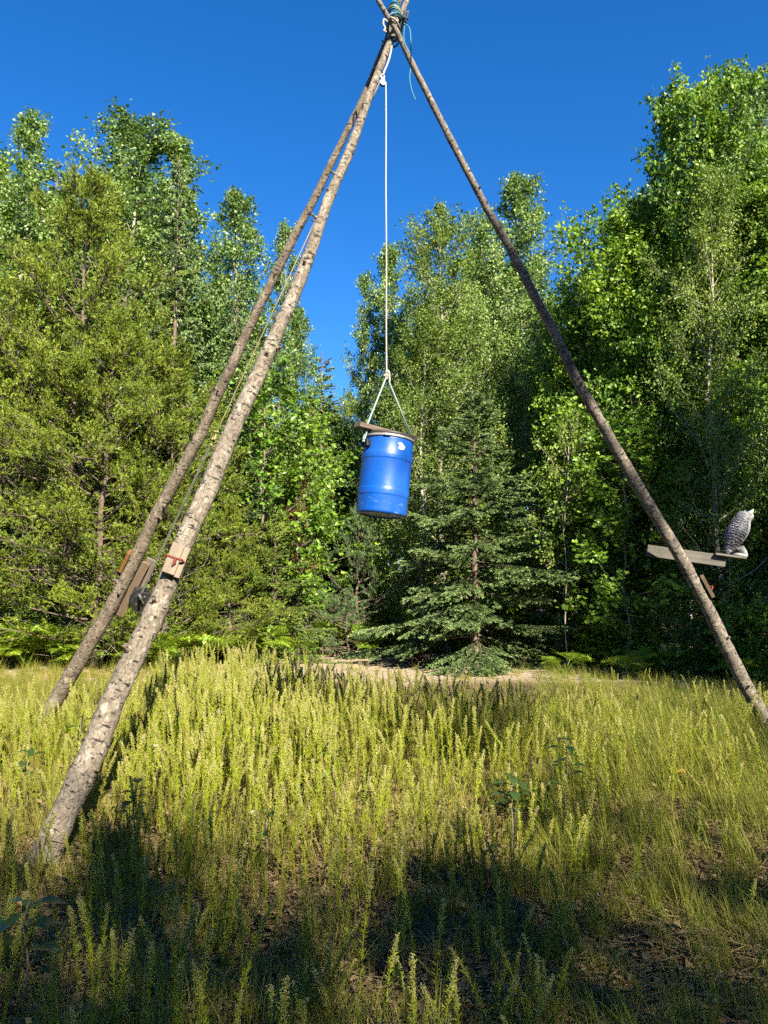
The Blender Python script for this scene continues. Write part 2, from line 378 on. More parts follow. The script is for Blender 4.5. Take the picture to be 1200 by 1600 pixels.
def broadleaf(seed, H, Rad, base, prof, nprim, pitch, nsec, nleaf, lsize, leafmat, barkmat, tr, wob=0.05,
              shape='kite', width=0.8, spread=0.12, up=0.5, droop=0.3, seclen=0.42, toptwig=True, gapp=0.08):
    rng = np.random.default_rng(seed)
    tp = trunk_line(rng, H, wob); T = MB(); B = MB(); C = MB()
    T.tube(tp, np.linspace(tr, 0.012, len(tp)) * np.linspace(1.0, 1, len(tp)), 8)
    PP, DD, TT, OO = [], [], [], []
    for i in range(nprim):
        if rng.random() < gapp: continue
        t = base + (0.985 - base) * ((i + rng.random()) / nprim) ** 0.92
        az = i * 2.39996 + rng.normal() * 0.4; L = Rad * prof(t) * rng.uniform(0.6, 1.25)
        if L < 0.12: L = 0.12
        p0 = pitch[0] + (pitch[1] - pitch[0]) * t + rng.normal() * 0.12
        pts = [interp(tp, np.array(t))]
        for k in range(5):
            pt = p0 + k * 0.06 + rng.normal() * 0.08; az += rng.normal() * 0.08
            pts.append(pts[-1] + L / 5 * np.array([math.cos(az) * math.cos(pt), math.sin(az) * math.cos(pt), math.sin(pt)]))
        pts = np.array(pts)
        B.tube(pts, np.linspace(max(0.008, tr * 0.32 * (1 - t) + 0.004), 0.004, 6), 5, cap=False)
        ns = max(3, int(nsec * (0.45 + 0.55 * L / Rad))); ct = rng.uniform(0, 1)
        for jx in range(ns):
            s = 1 - (rng.random() ** 1.3) * 0.82; p = interp(pts, np.array(s))
            bd = norm(pts[-1] - pts[0]); d = norm(bd * 0.7 + rng.normal(size=3) * 0.62 + np.array([0, 0, 0.15]))
            l = L * seclen * rng.uniform(0.5, 1.1) * (1.15 - 0.55 * s) + 0.12
            e = p + d * l
            if jx % 2 == 0: B.tube(np.array([p, (p + e) / 2 + rng.normal(size=3) * 0.02 * l, e]), [0.006, 0.004, 0.002], 3, cap=False)
            n = max(4, int(nleaf * rng.uniform(0.6, 1.3))); u = rng.uniform(0.1, 1.1, n)[:, None]
            pos = p + d * l * u + rng.normal(size=(n, 3)) * spread * (0.5 + 0.5 * min(1, l))
            PP.append(pos); DD.append(rng.normal(size=(n, 3)) * 0.7 + d * 0.6 + np.array([0, 0, -droop]))
            c2 = rng.uniform(0, 1)
            TT.append(np.clip(0.5 + 0.35 * (ct - 0.5) + 0.45 * (c2 - 0.5) + 0.5 * (rng.random(n) - 0.5), 0, 1))
            o = pos - tp.mean(0); o[:, 2] *= 0.3; OO.append(norm(o) * 0.35)
    if toptwig:
        n = 60; z = rng.uniform(0.9, 1.01, n); pos = interp(tp, np.minimum(z, 1)) + rng.normal(size=(n, 3)) * 0.07
        PP.append(pos); DD.append(rng.normal(size=(n, 3)) + [0, 0, 0.2]); TT.append(rng.random(n)); OO.append(np.zeros((n, 3)))
    P = np.concatenate(PP); leaves(C, rng, P, np.concatenate(DD), lsize, width, up, np.concatenate(OO), np.concatenate(TT), shape=shape)
    nm = leafmat
    return dict(H=H, parts=[('trunk', T.data('trunk_' + nm, M[barkmat], True)), ('branches', B.data('branches_' + nm, M[barkmat], True)),
                            ('crown', C.data('crown_' + nm, M[leafmat]))])

def needles(mb, rng, P, D, ln, wd, spread, tint):
    n = len(P); D = norm(D); r = rng.normal(size=(n, 3)); r = norm(r - (r * D).sum(1, keepdims=True) * D)
    v = norm(D + r * spread); s = norm(np.cross(v, rng.normal(size=(n, 3)))) * (wd / 2); l = (ln * rng.uniform(0.7, 1.2, n))[:, None]
    mb.polys(np.stack([P - s, P + s, P + v * l], 1), tint)

def pine(seed, H, Rad, base, nprim, leafmat='pine', tr=0.13, nsec=9, tufts=7, npt=15, nl=0.08, deadbase=True, wob=0.05, nwd=0.020):
    rng = np.random.default_rng(seed); tp = trunk_line(rng, H, wob); T = MB(); B = MB(); C = MB()
    T.tube(tp, np.linspace(tr, 0.015, len(tp)), 8)
    PP, DD, TT = [], [], []
    for i in range(nprim):
        t = base + (0.985 - base) * (i + rng.random()) / nprim
        az = i * 2.39996 + rng.normal() * 0.5; f = (1 - t) / (1 - base)
        L = Rad * (0.18 + 0.95 * f ** 0.7) * rng.uniform(0.55, 1.25) * (0.75 if f > 0.9 else 1)
        pt = R(42) * (1 - f) + R(4) + rng.normal() * 0.18
        pts = [interp(tp, np.array(t))]
        for k in range(6):
            pt += rng.normal() * 0.1 + 0.04; az += rng.normal() * 0.13
            pts.append(pts[-1] + L / 6 * np.array([math.cos(az) * math.cos(pt), math.sin(az) * math.cos(pt), math.sin(pt)]))
        pts = np.array(pts); B.tube(pts, np.linspace(0.012 + 0.02 * f, 0.005, 7), 5, cap=False)
        ct = rng.uniform(-0.15, 0.15)
        for jx in range(int(nsec * (0.5 + 0.5 * L / Rad))):
            s = 1 - 0.7 * rng.random() ** 1.4; p = interp(pts, np.array(s)); bd = norm(pts[-1] - pts[-3])
            d = norm(bd * 0.8 + rng.normal(size=3) * 0.55 + np.array([0, 0, 0.35])); l = L * rng.uniform(0.14, 0.36) + 0.1
            e = p + d * l; B.tube(np.array([p, e]), [0.007, 0.004], 3, cap=False)
            for k in range(tufts):
                u = rng.uniform(0.25, 1.0); c = p + d * l * u + rng.normal(size=3) * 0.06
                td = norm(d + rng.normal(size=3) * 0.5 + np.array([0, 0, 0.45])); q = rng.uniform(0, 0.13, npt)[:, None]
                PP.append(c + td * q); DD.append(np.repeat(td[None], npt, 0)); TT.append(np.clip(0.5 + ct + rng.normal() * 0.16 + rng.normal(size=npt) * 0.1, 0, 1))
    if deadbase:
        for i in range(26):
            t = rng.uniform(0.05, base + 0.25); az = rng.uniform(0, 6.28); L = Rad * rng.uniform(0.3, 0.8); pts = [interp(tp, np.array(t))]; pt = rng.normal() * 0.2
            for k in range(6):
                pt += rng.normal() * 0.25; az += rng.normal() * 0.3
                pts.append(pts[-1] + L / 6 * np.array([math.cos(az), math.sin(az), math.sin(pt)]))
                for w_ in range(2):
                    d = rng.normal(size=3); B.tube(np.array([pts[-1], pts[-1] + d * 0.12, pts[-1] + d * 0.2 + rng.normal(size=3) * 0.07]), [0.005, 0.004, 0.002], 3, cap=False, mat=1)
            B.tube(np.array(pts), np.linspace(0.012, 0.003, 7), 4, cap=False, mat=1)
    needles(C, rng, np.concatenate(PP), np.concatenate(DD), nl, nwd, 0.75, np.concatenate(TT))
    return dict(H=H, parts=[('trunk', T.data('trunk_' + leafmat, M['bark_pine'], True)), ('branches', B.data('branches_' + leafmat, [M['bark_pine'], M['twig']], True)),
                            ('crown', C.data('crown_' + leafmat, M[leafmat]))])

def spruce(seed, H, Rad, nprim, leafmat='spruce', base=0.03, droop=0.35, tr=0.1, tw=12, per=250, nl=0.055, nwd=0.020):
    rng = np.random.default_rng(seed); tp = trunk_line(rng, H, 0.012); T = MB(); B = MB(); C = MB()
    T.tube(tp, np.linspace(tr, 0.01, len(tp)), 8)
    PP, DD, TT = [], [], []
    for i in range(nprim):
        t = base + (0.97 - base) * ((i + rng.random()) / nprim) ** 0.9
        f = 1 - t; L = (Rad * f ** 0.85 + 0.12) * rng.uniform(0.5, 1.35); az = i * 2.39996 + rng.normal() * 0.5
        pt = R(35) * t - droop * f + 0.05 + rng.normal() * 0.16
        pts = [interp(tp, np.array(t))]; nk = 7
        for k in range(nk):
            p2 = pt - 0.10 * math.sin(k / nk * 3.1) + 0.07 * max(0, k - 4)
            az += rng.normal() * 0.04
            pts.append(pts[-1] + L / nk * np.array([math.cos(az) * math.cos(p2), math.sin(az) * math.cos(p2), math.sin(p2)]))
        pts = np.array(pts); B.tube(pts, np.linspace(0.008 + 0.012 * f, 0.003, nk + 1), 4, cap=False)
        bd = norm(pts[-1] - pts[0]); side = norm(np.cross(bd, [0, 0, 1.0])); ct = rng.normal() * 0.12
        segs = [(interp(pts, np.array(0.35)), pts[-1])]
        nt_ = max(4, int(tw * (0.3 + L / Rad)))
        for k in range(nt_):
            s = 0.15 + 0.83 * (k + rng.random()) / nt_; p = interp(pts, np.array(s)); sg = 1 if k % 2 else -1
            d = norm(bd * 0.75 + side * sg * rng.uniform(0.5, 1.0) + np.array([0, 0, -0.22 + rng.normal() * 0.15]))
            l = L * 0.42 * (1.15 - s) * rng.uniform(0.7, 1.2) + 0.06; e = p + d * l; segs.append((p, e))
            for k2 in range(int(l / 0.11)):
                s2 = rng.uniform(0.25, 0.95); p3 = p + (e - p) * s2; sd = norm(np.cross(d, [0, 0, 1.0])) * rng.choice([-1, 1])
                d3 = norm(d * 0.8 + sd * 0.7 + np.array([0, 0, -0.2 + 0.2 * rng.normal()])); segs.append((p3, p3 + d3 * l * 0.35 * (1.2 - s2)))
        for a, b in segs:
            ln = np.linalg.norm(b - a); n = max(5, int(per * ln)); u = rng.random(n)[:, None]
            PP.append(a + (b - a) * u); DD.append(np.repeat((b - a)[None], n, 0)); tip = 0.40 * (u[:, 0] > 0.62)  # outer ends of shoots tinted lighter, painting in sunlit tips
            TT.append(np.clip(0.38 + ct + tip + rng.normal(size=n) * 0.12, 0, 1))
            B.tube(np.array([a, b]), [0.004, 0.002], 3, cap=False)
    needles(C, rng, np.concatenate(PP), np.concatenate(DD), nl, nwd, 0.9, np.concatenate(TT))
    return dict(H=H, parts=[('trunk', T.data('trunk_' + leafmat, M['bark_pine'], True)), ('branches', B.data('branches_' + leafmat, M['bark_pine'], True)),
                            ('crown', C.data('crown_' + leafmat, M[leafmat]))])

def real_h(proto):
    if 'top' not in proto:
        me = proto['parts'][2][1]; a = np.empty(len(me.vertices) * 3, np.float32); me.vertices.foreach_get('co', a); proto['top'] = float(np.sort(a[2::3])[-40])
    return proto['top']
def place(proto, name, label, cat, x, y, H, rz=0.0, sxy=1.0, group=None, lean=(0, 0)):
    s = H / real_h(proto); r = empty(name, (x, y, float(hz(x, y)) - 0.03)); r.rotation_euler = (lean[0], lean[1], rz); r.scale = (s * sxy, s * sxy, s)
    for pn, me in proto['parts']: link(pn, me, r)
    return tag(r, label, cat, group)

p_aspen = lambda t: max(0.1, (1 - ((t - 0.40) / 0.64) ** 2)) ** 0.8
p_round = lambda t: max(0.12, 1 - abs((t - 0.5) / 0.58) ** 2.6)
p_shrub = lambda t: max(0.3, 1 - ((t - 0.5) / 0.8) ** 2)
ASPEN = [broadleaf(11, 13, 2.1, 0.07, p_aspen, 78, (0.55, 1.05), 11, 48, 0.066, 'aspen', 'bark_aspen', 0.10, 0.05, 'round', 0.95, 0.11, 0.35, 0.35, gapp=0.1),
         broadleaf(12, 13, 1.8, 0.06, p_aspen, 74, (0.5, 1.1), 11, 44, 0.064, 'aspen', 'bark_aspen', 0.09, 0.07, 'round', 0.95, 0.10, 0.35, 0.35, gapp=0.16),
         broadleaf(13, 13, 2.5, 0.05, p_aspen, 84, (0.4, 1.0), 12, 48, 0.065, 'aspen', 'bark_aspen', 0.11, 0.06, 'round', 0.95, 0.12, 0.35, 0.35, gapp=0.1)]
BIRCH = [broadleaf(21, 12, 2.3, 0.05, p_aspen, 84, (0.45, 0.95), 12, 46, 0.068, 'birch', 'bark_aspen', 0.10, 0.07, 'kite', 0.8, 0.12, 0.4, 0.5, gapp=0.08)]
MAPLE = [broadleaf(31, 12, 3.4, 0.06, p_round, 92, (0.15, 1.0), 16, 38, 0.10, 'maple', 'bark_maple', 0.13, 0.07, 'lobed', 1.0, 0.13, 0.9, 0.45, 0.36, gapp=0.1),
         broadleaf(32, 12, 3.0, 0.06, p_round, 84, (0.2, 1.1), 15, 38, 0.098, 'maple', 'bark_maple', 0.12, 0.06, 'lobed', 1.0, 0.13, 0.9, 0.45, 0.36, gapp=0.12)]
SAPLING = [broadleaf(41, 5, 1.25, 0.12, p_round, 34, (0.2, 0.9), 8, 18, 0.078, 'maple', 'bark_maple', 0.028, 0.05, 'lobed', 1.0, 0.09, 1.0, 0.4, 0.4, gapp=0.1),
           broadleaf(42, 5, 1.0, 0.25, p_round, 32, (0.3, 0.9), 8, 18, 0.068, 'birch', 'twig', 0.020, 0.06, 'kite', 0.85, 0.09, 0.6, 0.4, 0.4, gapp=0.1)]
SHRUB = [broadleaf(51, 1.6, 0.95, 0.04, p_shrub, 26, (0.3, 1.0), 7, 13, 0.085, 'shrub', 'bark_maple', 0.02, 0.03, 'kite', 0.75, 0.08, 0.8, 0.3, 0.4, gapp=0),
         broadleaf(52, 1.6, 1.1, 0.04, p_shrub, 28, (0.2, 0.9), 7, 13, 0.10, 'maple', 'bark_maple', 0.02, 0.03, 'lobed', 1.0, 0.09, 0.9, 0.3, 0.4, gapp=0)]
JPINE = [pine(61, 11, 2.7, 0.12, 112, tr=0.095, nsec=14, tufts=10, npt=14, nl=0.07, nwd=0.017), pine(62, 9, 2.3, 0.07, 88, tr=0.085, nsec=14, tufts=10, npt=14, nl=0.07, nwd=0.017)]
WPINE = pine(63, 3, 1.1, 0.08, 26, 'wpine', 0.04, 7, 6, 22, 0.085, False, 0.02, 0.008)
DEADP = pine(64, 4, 1.2, 0.2, 22, 'dead', 0.05, 7, 5, 14, 0.05, True, 0.03)
SPRUCE = [spruce(71, 7, 2.3, 145, tw=15, droop=0.40), spruce(72, 9, 1.5, 130, droop=0.25, tw=10)]
FIR = spruce(73, 4, 1.5, 70, 'fir', droop=0.1, tw=12, per=240, nl=0.045)
DARKCON = SPRUCE[1]

def top_h(py, D): return at(600, py, D)[2]
def tree(proto, name, label, cat, px, D, top, rz, sxy=1.0, group=None, lean=(0, 0)):
    p = at(px, 930, D); return place(proto, name, label, cat, p[0], D, top_h(top, D), rz, sxy, group, lean)

# --- trees one can tell apart, far left to far right
tree(ASPEN[1], 'aspen_tree', 'slim aspen with pale trunk at the far left edge of the photo', 'tree', 8, 21.0, 165, 0.3)
tree(ASPEN[2], 'aspen_tree', 'tallest aspen on the left, its tip rising above the big jack pine', 'tree', 165, 22.0, 150, 1.1, 1.15)
tree(ASPEN[1], 'aspen_tree', 'narrow aspen with a pointed tip just right of the tallest left aspen', 'tree', 268, 22.5, 212, 2.2, 1.15)
tree(ASPEN[0], 'aspen_tree', 'aspen whose tip meets the sky between the narrow aspen and the two left poles', 'tree', 372, 21.5, 293, 4.0, 0.9)
tree(ASPEN[1], 'aspen_tree', 'short aspen with a tip seen just left of the back pole', 'tree', 432, 22.5, 345, 5.2, 0.75)
tree(ASPEN[0], 'aspen_tree', 'aspen seen just right of the two left poles, lower than its neighbours', 'tree', 452, 23.0, 480, 0.4, 0.8)
tree(SPRUCE[1], 'spruce_tree', 'small pointed conifer at the bottom of the sky gap left of the hanging barrel', 'tree', 498, 25.0, 555, 1.0, 1.3)
tree(JPINE[0], 'jack_pine', 'big spreading jack pine with yellow green needle tufts left of both poles', 'tree', 105, 18.0, 262, 0.2, 1.15)
tree(JPINE[1], 'jack_pine', 'mid height jack pine in front of the big spreading one', 'tree', 150, 17.0, 470, 1.3, 1.25)
tree(JPINE[1], 'jack_pine', 'jack pine cut by the left edge of the photo', 'tree', -20, 18.5, 420, 2.0, 1.15)
tree(JPINE[1], 'jack_pine', 'low jack pine directly behind the back left pole', 'tree', 255, 17.6, 520, 3.6, 1.2)
tree(JPINE[1], 'jack_pine', 'short bushy jack pine behind the lower part of the front left pole', 'tree', 365, 18.2, 770, 5.0, 1.35)
tree(SPRUCE[1], 'spruce_tree', 'dark narrow conifer spire among the left aspens', 'tree', 258, 20.5, 250, 2.0, 0.8)
tree(SPRUCE[1], 'spruce_tree', 'dark conifer spire just left of the back pole', 'tree', 362, 20.0, 430, 4.0, 0.85)
tree(SAPLING[0], 'maple_sapling', 'bright green maple sapling right behind the front left pole', 'tree', 420, 19.5, 560, 0.7, 1.1)
tree(SAPLING[0], 'maple_sapling', 'yellow green maple sapling above the young fir', 'tree', 470, 20.5, 640, 2.9, 1.1)
tree(FIR, 'fir_tree', 'young fir with flat bright green branches left of the dark gap', 'tree', 428, 18.8, 790, 1.4, 0.95)
tree(DEADP, 'dead_pine', 'dead young pine with rusty brown needles left of the barrel', 'tree', 468, 20.0, 735, 0.0, 0.75)
tree(ASPEN[1], 'aspen_tree', 'leftmost thin aspen of the group behind the hanging rope', 'tree', 575, 24.5, 420, 0.9, 0.7)
tree(ASPEN[0], 'aspen_tree', 'slender aspen right behind the hanging rope', 'tree', 612, 24.0, 372, 2.7, 0.75)
tree(BIRCH[0], 'birch_tree', 'yellow green birch right of the rope with a rounded top', 'tree', 700, 21.0, 312, 0.3, 0.95)
tree(ASPEN[2], 'aspen_tree', 'aspen between the yellow green birch and the right pole', 'tree', 768, 22.5, 318, 1.9, 0.8)
tree(ASPEN[0], 'aspen_tree', 'tall grey green aspen behind the middle of the right pole', 'tree', 838, 22.5, 262, 3.3, 0.95)
tree(BIRCH[0], 'birch_tree', 'lower birch behind the barrel and the broad spruce', 'tree', 655, 20.5, 480, 4.4, 1.0)
tree(SPRUCE[0], 'spruce_tree', 'broad blue green spruce with drooping branches right of the barrel', 'tree', 742, 17.6, 605, 0.5, 1.2)
tree(WPINE, 'white_pine', 'small soft needled white pine below the barrel', 'tree', 560, 20.5, 790, 1.0, 1.0)
tree(WPINE, 'white_pine', 'knee high white pine seedling at the edge of the dark gap', 'tree', 545, 19.5, 915, 3.0, 1.5)
tree(SAPLING[1], 'birch_sapling', 'thin crooked birch sapling with a bare pale stem left of the right pole', 'tree', 884, 16.8, 640, 0.6, 0.85)
tree(SAPLING[0], 'maple_sapling', 'maple sapling leaning out of the wood behind the middle of the right pole', 'tree', 975, 16.4, 630, 4.2, 1.25)
tree(MAPLE[0], 'maple_tree', 'tallest maple at the right with a rounded crown against the sky', 'tree', 1100, 17.5, 108, 0.4, 0.72)
tree(MAPLE[1], 'maple_tree', 'broad maple bulging toward the sky left of the tallest maple', 'tree', 1005, 18.4, 290, 2.0, 0.95)
tree(MAPLE[1], 'maple_tree', 'low maple at the left foot of the right hand maples', 'tree', 915, 20.0, 440, 4.4, 0.8)
tree(ASPEN[2], 'aspen_tree', 'aspen with its tip at the top right edge of the photo', 'tree', 1200, 17.8, 85, 0.4, 0.9)
tree(BIRCH[0], 'birch_tree', 'leaning birch with a pale trunk in front of the right hand maples', 'tree', 1130, 15.6, 250, 5.0, 0.8)
tree(MAPLE[0], 'maple_tree', 'maple cut by the right edge of the photo', 'tree', 1275, 16.2, 230, 3.6, 0.9)

# --- the wood behind: fills the gaps between the trees above
SKY_X = [-300, 0, 165, 270, 330, 375, 440, 480, 545, 570, 610, 700, 840, 890, 920, 990, 1080, 1200, 1500]
SKY_Y = [200, 170, 150, 215, 330, 300, 350, 500, 630, 430, 380, 320, 265, 340, 330, 200, 100, 90, 90]
rng = np.random.default_rng(5)
kinds = [(ASPEN[0], 'aspen_tree'), (ASPEN[1], 'aspen_tree'), (BIRCH[0], 'birch_tree'), (MAPLE[1], 'maple_tree'), (SPRUCE[1], 'spruce_tree'), (JPINE[1], 'jack_pine')]
for row, (D0, n) in enumerate(((24.5, 16), (29, 16), (36, 16), (46, 14))):
    for k in range(n):
        px = -140 + 1480 * (k + rng.uniform(0.1, 0.9)) / n; D = D0 + rng.uniform(-1.6, 1.6)
        lim = max(np.interp(px + o, SKY_X, SKY_Y) for o in (-45, 0, 45))
        kd = kinds[int(rng.integers(0, 4))] if px > 520 else kinds[int(rng.integers(0, 6))]
        tree(kd[0], kd[1], kd[1].replace('_tree', '').replace('_', ' ') + ' of the dense mixed wood behind the front row of trees', 'tree', px, D, lim + rng.uniform(70, 190), rng.uniform(0, 6.28), rng.uniform(0.85, 1.15),
             'trees deeper in the wood')
for px, D, top, pr_, nm in ((520, 29, 640, SPRUCE[1], 'spruce_tree'), (548, 32, 610, BIRCH[0], 'birch_tree'), (498, 27, 615, MAPLE[1], 'maple_tree'), (530, 38, 655, MAPLE[1], 'maple_tree'), (512, 34, 650, SPRUCE[1], 'spruce_tree'), (535, 26.5, 690, FIR, 'fir_tree'), (515, 25, 760, FIR, 'fir_tree')):
    tree(pr_, nm, nm.replace('_tree', '') + ' of the dense mixed wood behind the front row of trees', 'tree', px, D, top, px * 0.7, 1.1, 'trees deeper in the wood')
# understorey: small trees and shrubs in the shade of the edge
def edge(px): return float(np.interp(px, [-200, 0, 250, 420, 560, 700, 860, 1000, 1200, 1400], [17.5, 18.0, 18.2, 19.5, 22.5, 20.5, 18.0, 16.2, 13.8, 12.5]))
for k in range(34):
    px = -120 + 1440 * (k + rng.random()) / 34; no = ordinal(k + 1)
    if 470 < px < 560: continue
    D = edge(px) + rng.uniform(1.2, 4.5)
    place(SAPLING[int(rng.integers(0, 2))] if rng.random() < 0.75 else FIR, 'understorey_sapling', 'small leafy understorey sapling under the edge of the wood, ' + no + ' from the left', 'sapling', at(px, 930, D)[0], D, rng.uniform(2.2, 4.6), rng.uniform(0, 6.28), rng.uniform(0.9, 1.3), 'saplings under the edge of the wood')
for k in range(40):
    px = -60 + 1330 * (k + rng.random()) / 40; no = ordinal(k + 1)
    if 485 < px < 545: continue
    D = edge(px) + rng.uniform(0.1, 1.1)
    place(SHRUB[int(rng.integers(0, 2))], 'edge_shrub', 'low leafy shrub at the foot of the wood, ' + no + ' from the left', 'shrub', at(px, 930, D)[0], D, rng.uniform(0.9, 1.8), rng.uniform(0, 6.28), rng.uniform(0.9, 1.4), 'shrubs along the foot of the wood')

# --- trees behind the photographer whose shade lies over the near part of the clearing
THIN = [broadleaf(82, 12, 2.3, 0.10, p_aspen, 46, (0.4, 1.0), 8, 13, 0.085, 'aspen', 'bark_aspen', 0.10, 0.06, 'round', 0.95, 0.16, 0.35, 0.35, gapp=0.25),
        broadleaf(83, 12, 2.8, 0.10, p_round, 44, (0.3, 1.0), 8, 12, 0.095, 'birch', 'bark_aspen', 0.10, 0.06, 'kite', 0.85, 0.18, 0.35, 0.35, gapp=0.25)]
HIGH = [broadleaf(81, 16, 2.0, 0.76, p_round, 34, (0.3, 0.9), 11, 24, 0.10, 'aspen', 'bark_aspen', 0.13, 0.04, 'round', 0.95, 0.12, 0.35, 0.35)]
for k, (pr, x, y, H, s) in enumerate([
        (BIRCH[0], -1.5, -8.5, 8.8, 1.2), (ASPEN[0], 2.6, -8.6, 10.1, 1.3), (THIN[1], 5.8, -9.4, 11.0, 1.0), (HIGH[0], 8.2, -8.2, 16.2, 1.1),
        (THIN[1], 10.4, -5.4, 13.6, 0.9), (BIRCH[0], 10.2, -6.4, 11.0, 0.8), (THIN[0], 13.4, -3.8, 15.2, 1.2), (ASPEN[2], 16.2, -2.0, 16.0, 1.1), (THIN[1], 9.0, -10.5, 12.0, 0.9), (BIRCH[0], 8.0, -9.6, 10.4, 0.9), (THIN[1], 3.8, -10.5, 12.2, 1.0),
        (BIRCH[0], 4.3, -8.0, 10.0, 1.0), (ASPEN[1], 0.8, -8.0, 9.0, 1.2), (THIN[0], 7.5, -7.8, 10.4, 1.0), (THIN[1], 9.0, -5.9, 9.4, 1.0), (BIRCH[0], 6.3, -8.8, 10.0, 1.0), (THIN[1], 5.1, -8.9, 10.6, 0.9),
        (BIRCH[0], -5.2, -9.5, 8.2, 1.1),
        (MAPLE[0], -9.0, -11.0, 9.5, 1.1), (MAPLE[1], -2.0, -13.5, 10.0, 1.1), (MAPLE[0], 2.5, -13.5, 10.5, 1.1), (MAPLE[1], 6.5, -14.0, 11.0, 1.1), (MAPLE[0], 12.5, -10.5, 11.0, 1.1), (MAPLE[1], 17.0, -7.0, 13.0, 1.1),  # outer and flank trees, unseen, added to cut sky light and shade the wood
        (MAPLE[0], -11.5, -3.0, 9.5, 1.0), (MAPLE[1], -12.5, 3.0, 10.5, 1.0), (MAPLE[0], -13.0, 9.0, 11.0, 1.0), (MAPLE[0], 11.8, 3.5, 14.5, 0.8), (MAPLE[1], 14.2, 8.0, 14.0, 0.8), (MAPLE[0], 15.8, 2.5, 16.0, 0.8)]):
    place(pr, pr['parts'][2][1].name.split('_')[1].split('.')[0] + '_tree', 'tree standing outside the picture around the near half of the clearing', 'tree', x, y, H, k * 1.3, s, 'trees around the near half of the clearing')

# ------------------------------------------------------------------ bracken ferns
def frond_mesh(seed, L=0.62):
    rng = np.random.default_rng(seed); mb = MB(); n = 9
    s = np.linspace(0, 1, 12); sp = np.stack([0.55 * L * s ** 1.2, 0 * s, L * (0.95 * s - 0.55 * s ** 2.2)], 1)
    mb.tube(sp, np.linspace(0.006, 0.0015, 12), 4, 0.3, cap=False)
    for k in range(n):
        u = 0.36 + 0.62 * k / (n - 1); p = interp(sp, np.array(u)); ax = norm(interp(sp, np.array(min(1, u + .03))) - interp(sp, np.array(u - .03)))
        for sg in (-1, 1):
            d = norm(np.array([0, sg, 0]) + ax * rng.uniform(0.3, 0.6) + np.array([0, 0, rng.uniform(-0.3, 0.05)])); l = (L * 0.44 * (1.02 - (k / (n - 1)) ** 1.1) + 0.02) * rng.uniform(0.8, 1.1)
            m = max(3, int(l / 0.026)); q = (np.arange(m) + 0.5)[:, None] / m; P = p + d * l * q
            nn = norm(np.cross(d, ax) * sg); tw = rng.normal() * 0.5; nn = norm(nn + ax * tw); ax2 = norm(np.cross(nn, d)); ax2 = ax2 if ax2 @ ax > 0 else -ax2
            for s2 in (-1, 1):
                dd = norm(ax2 * s2 * np.ones((m, 1)) + d * 0.6); ll = 0.034 * (1.15 - q) + 0.008
                side = np.cross(dd, np.repeat(nn[None], m, 0))
                V = np.stack([P, P + dd * ll * 0.45 + side * ll * 0.24, P + dd * ll, P + dd * ll * 0.45 - side * ll * 0.24], 1)
                mb.polys(V, np.clip(rng.normal(0.5, 0.2, m) + 0.1, 0, 1))
            mb.polys(np.array([[p - ax * 0.003, p + ax * 0.003, p + d * l]]), 0.4)
    return mb.data('frond', M['fern'])
FROND = [frond_mesh(k) for k in (1, 2, 3)]
def fern(x, y, s, label, group=None):
    r = empty('bracken_fern', (x, y, float(hz(x, y)))); n = int(rng.integers(5, 8)); a0 = rng.uniform(0, 6.28)
    for k in range(n):
        f = link('frond', FROND[k % 3], r); f.rotation_euler = (rng.normal() * 0.2, rng.uniform(-0.35, 0.25), a0 + k * 6.28 / n + rng.normal() * 0.3)
        f.scale = (s * rng.uniform(0.8, 1.25),) * 3
    return tag(r, label, 'fern', group)
fpx = sorted(float(rng.choice([rng.uniform(-30, 460), rng.uniform(-30, 300), rng.uniform(-30, 300), rng.uniform(860, 1200)])) for _ in range(56))
for k, px in enumerate(fpx):
    D = edge(px) - (rng.uniform(0.2, 1.6) if px < 500 else rng.uniform(-0.6, 0.5))
    fern(at(px, 930, D)[0], D, rng.uniform(1.7, 2.7) if px < 500 else rng.uniform(1.2, 1.9), 'bracken fern along the edge of the wood, ' + ordinal(k + 1) + ' from the left', 'bracken ferns along the wood')
fern(*at(495, 930, 20.5)[:2], 2.8, 'tall bracken fern standing alone before the dark gap')
fern(*at(580, 930, 20.0)[:2], 2.6, 'bright clump of bracken below the barrel')
fern(*at(880, 930, 15.6)[:2], 1.6, 'bracken at the foot of the crooked birch sapling')
fern(*at(985, 930, 15.0)[:2], 1.5, 'sunlit bracken beside the right end of the sandy track')

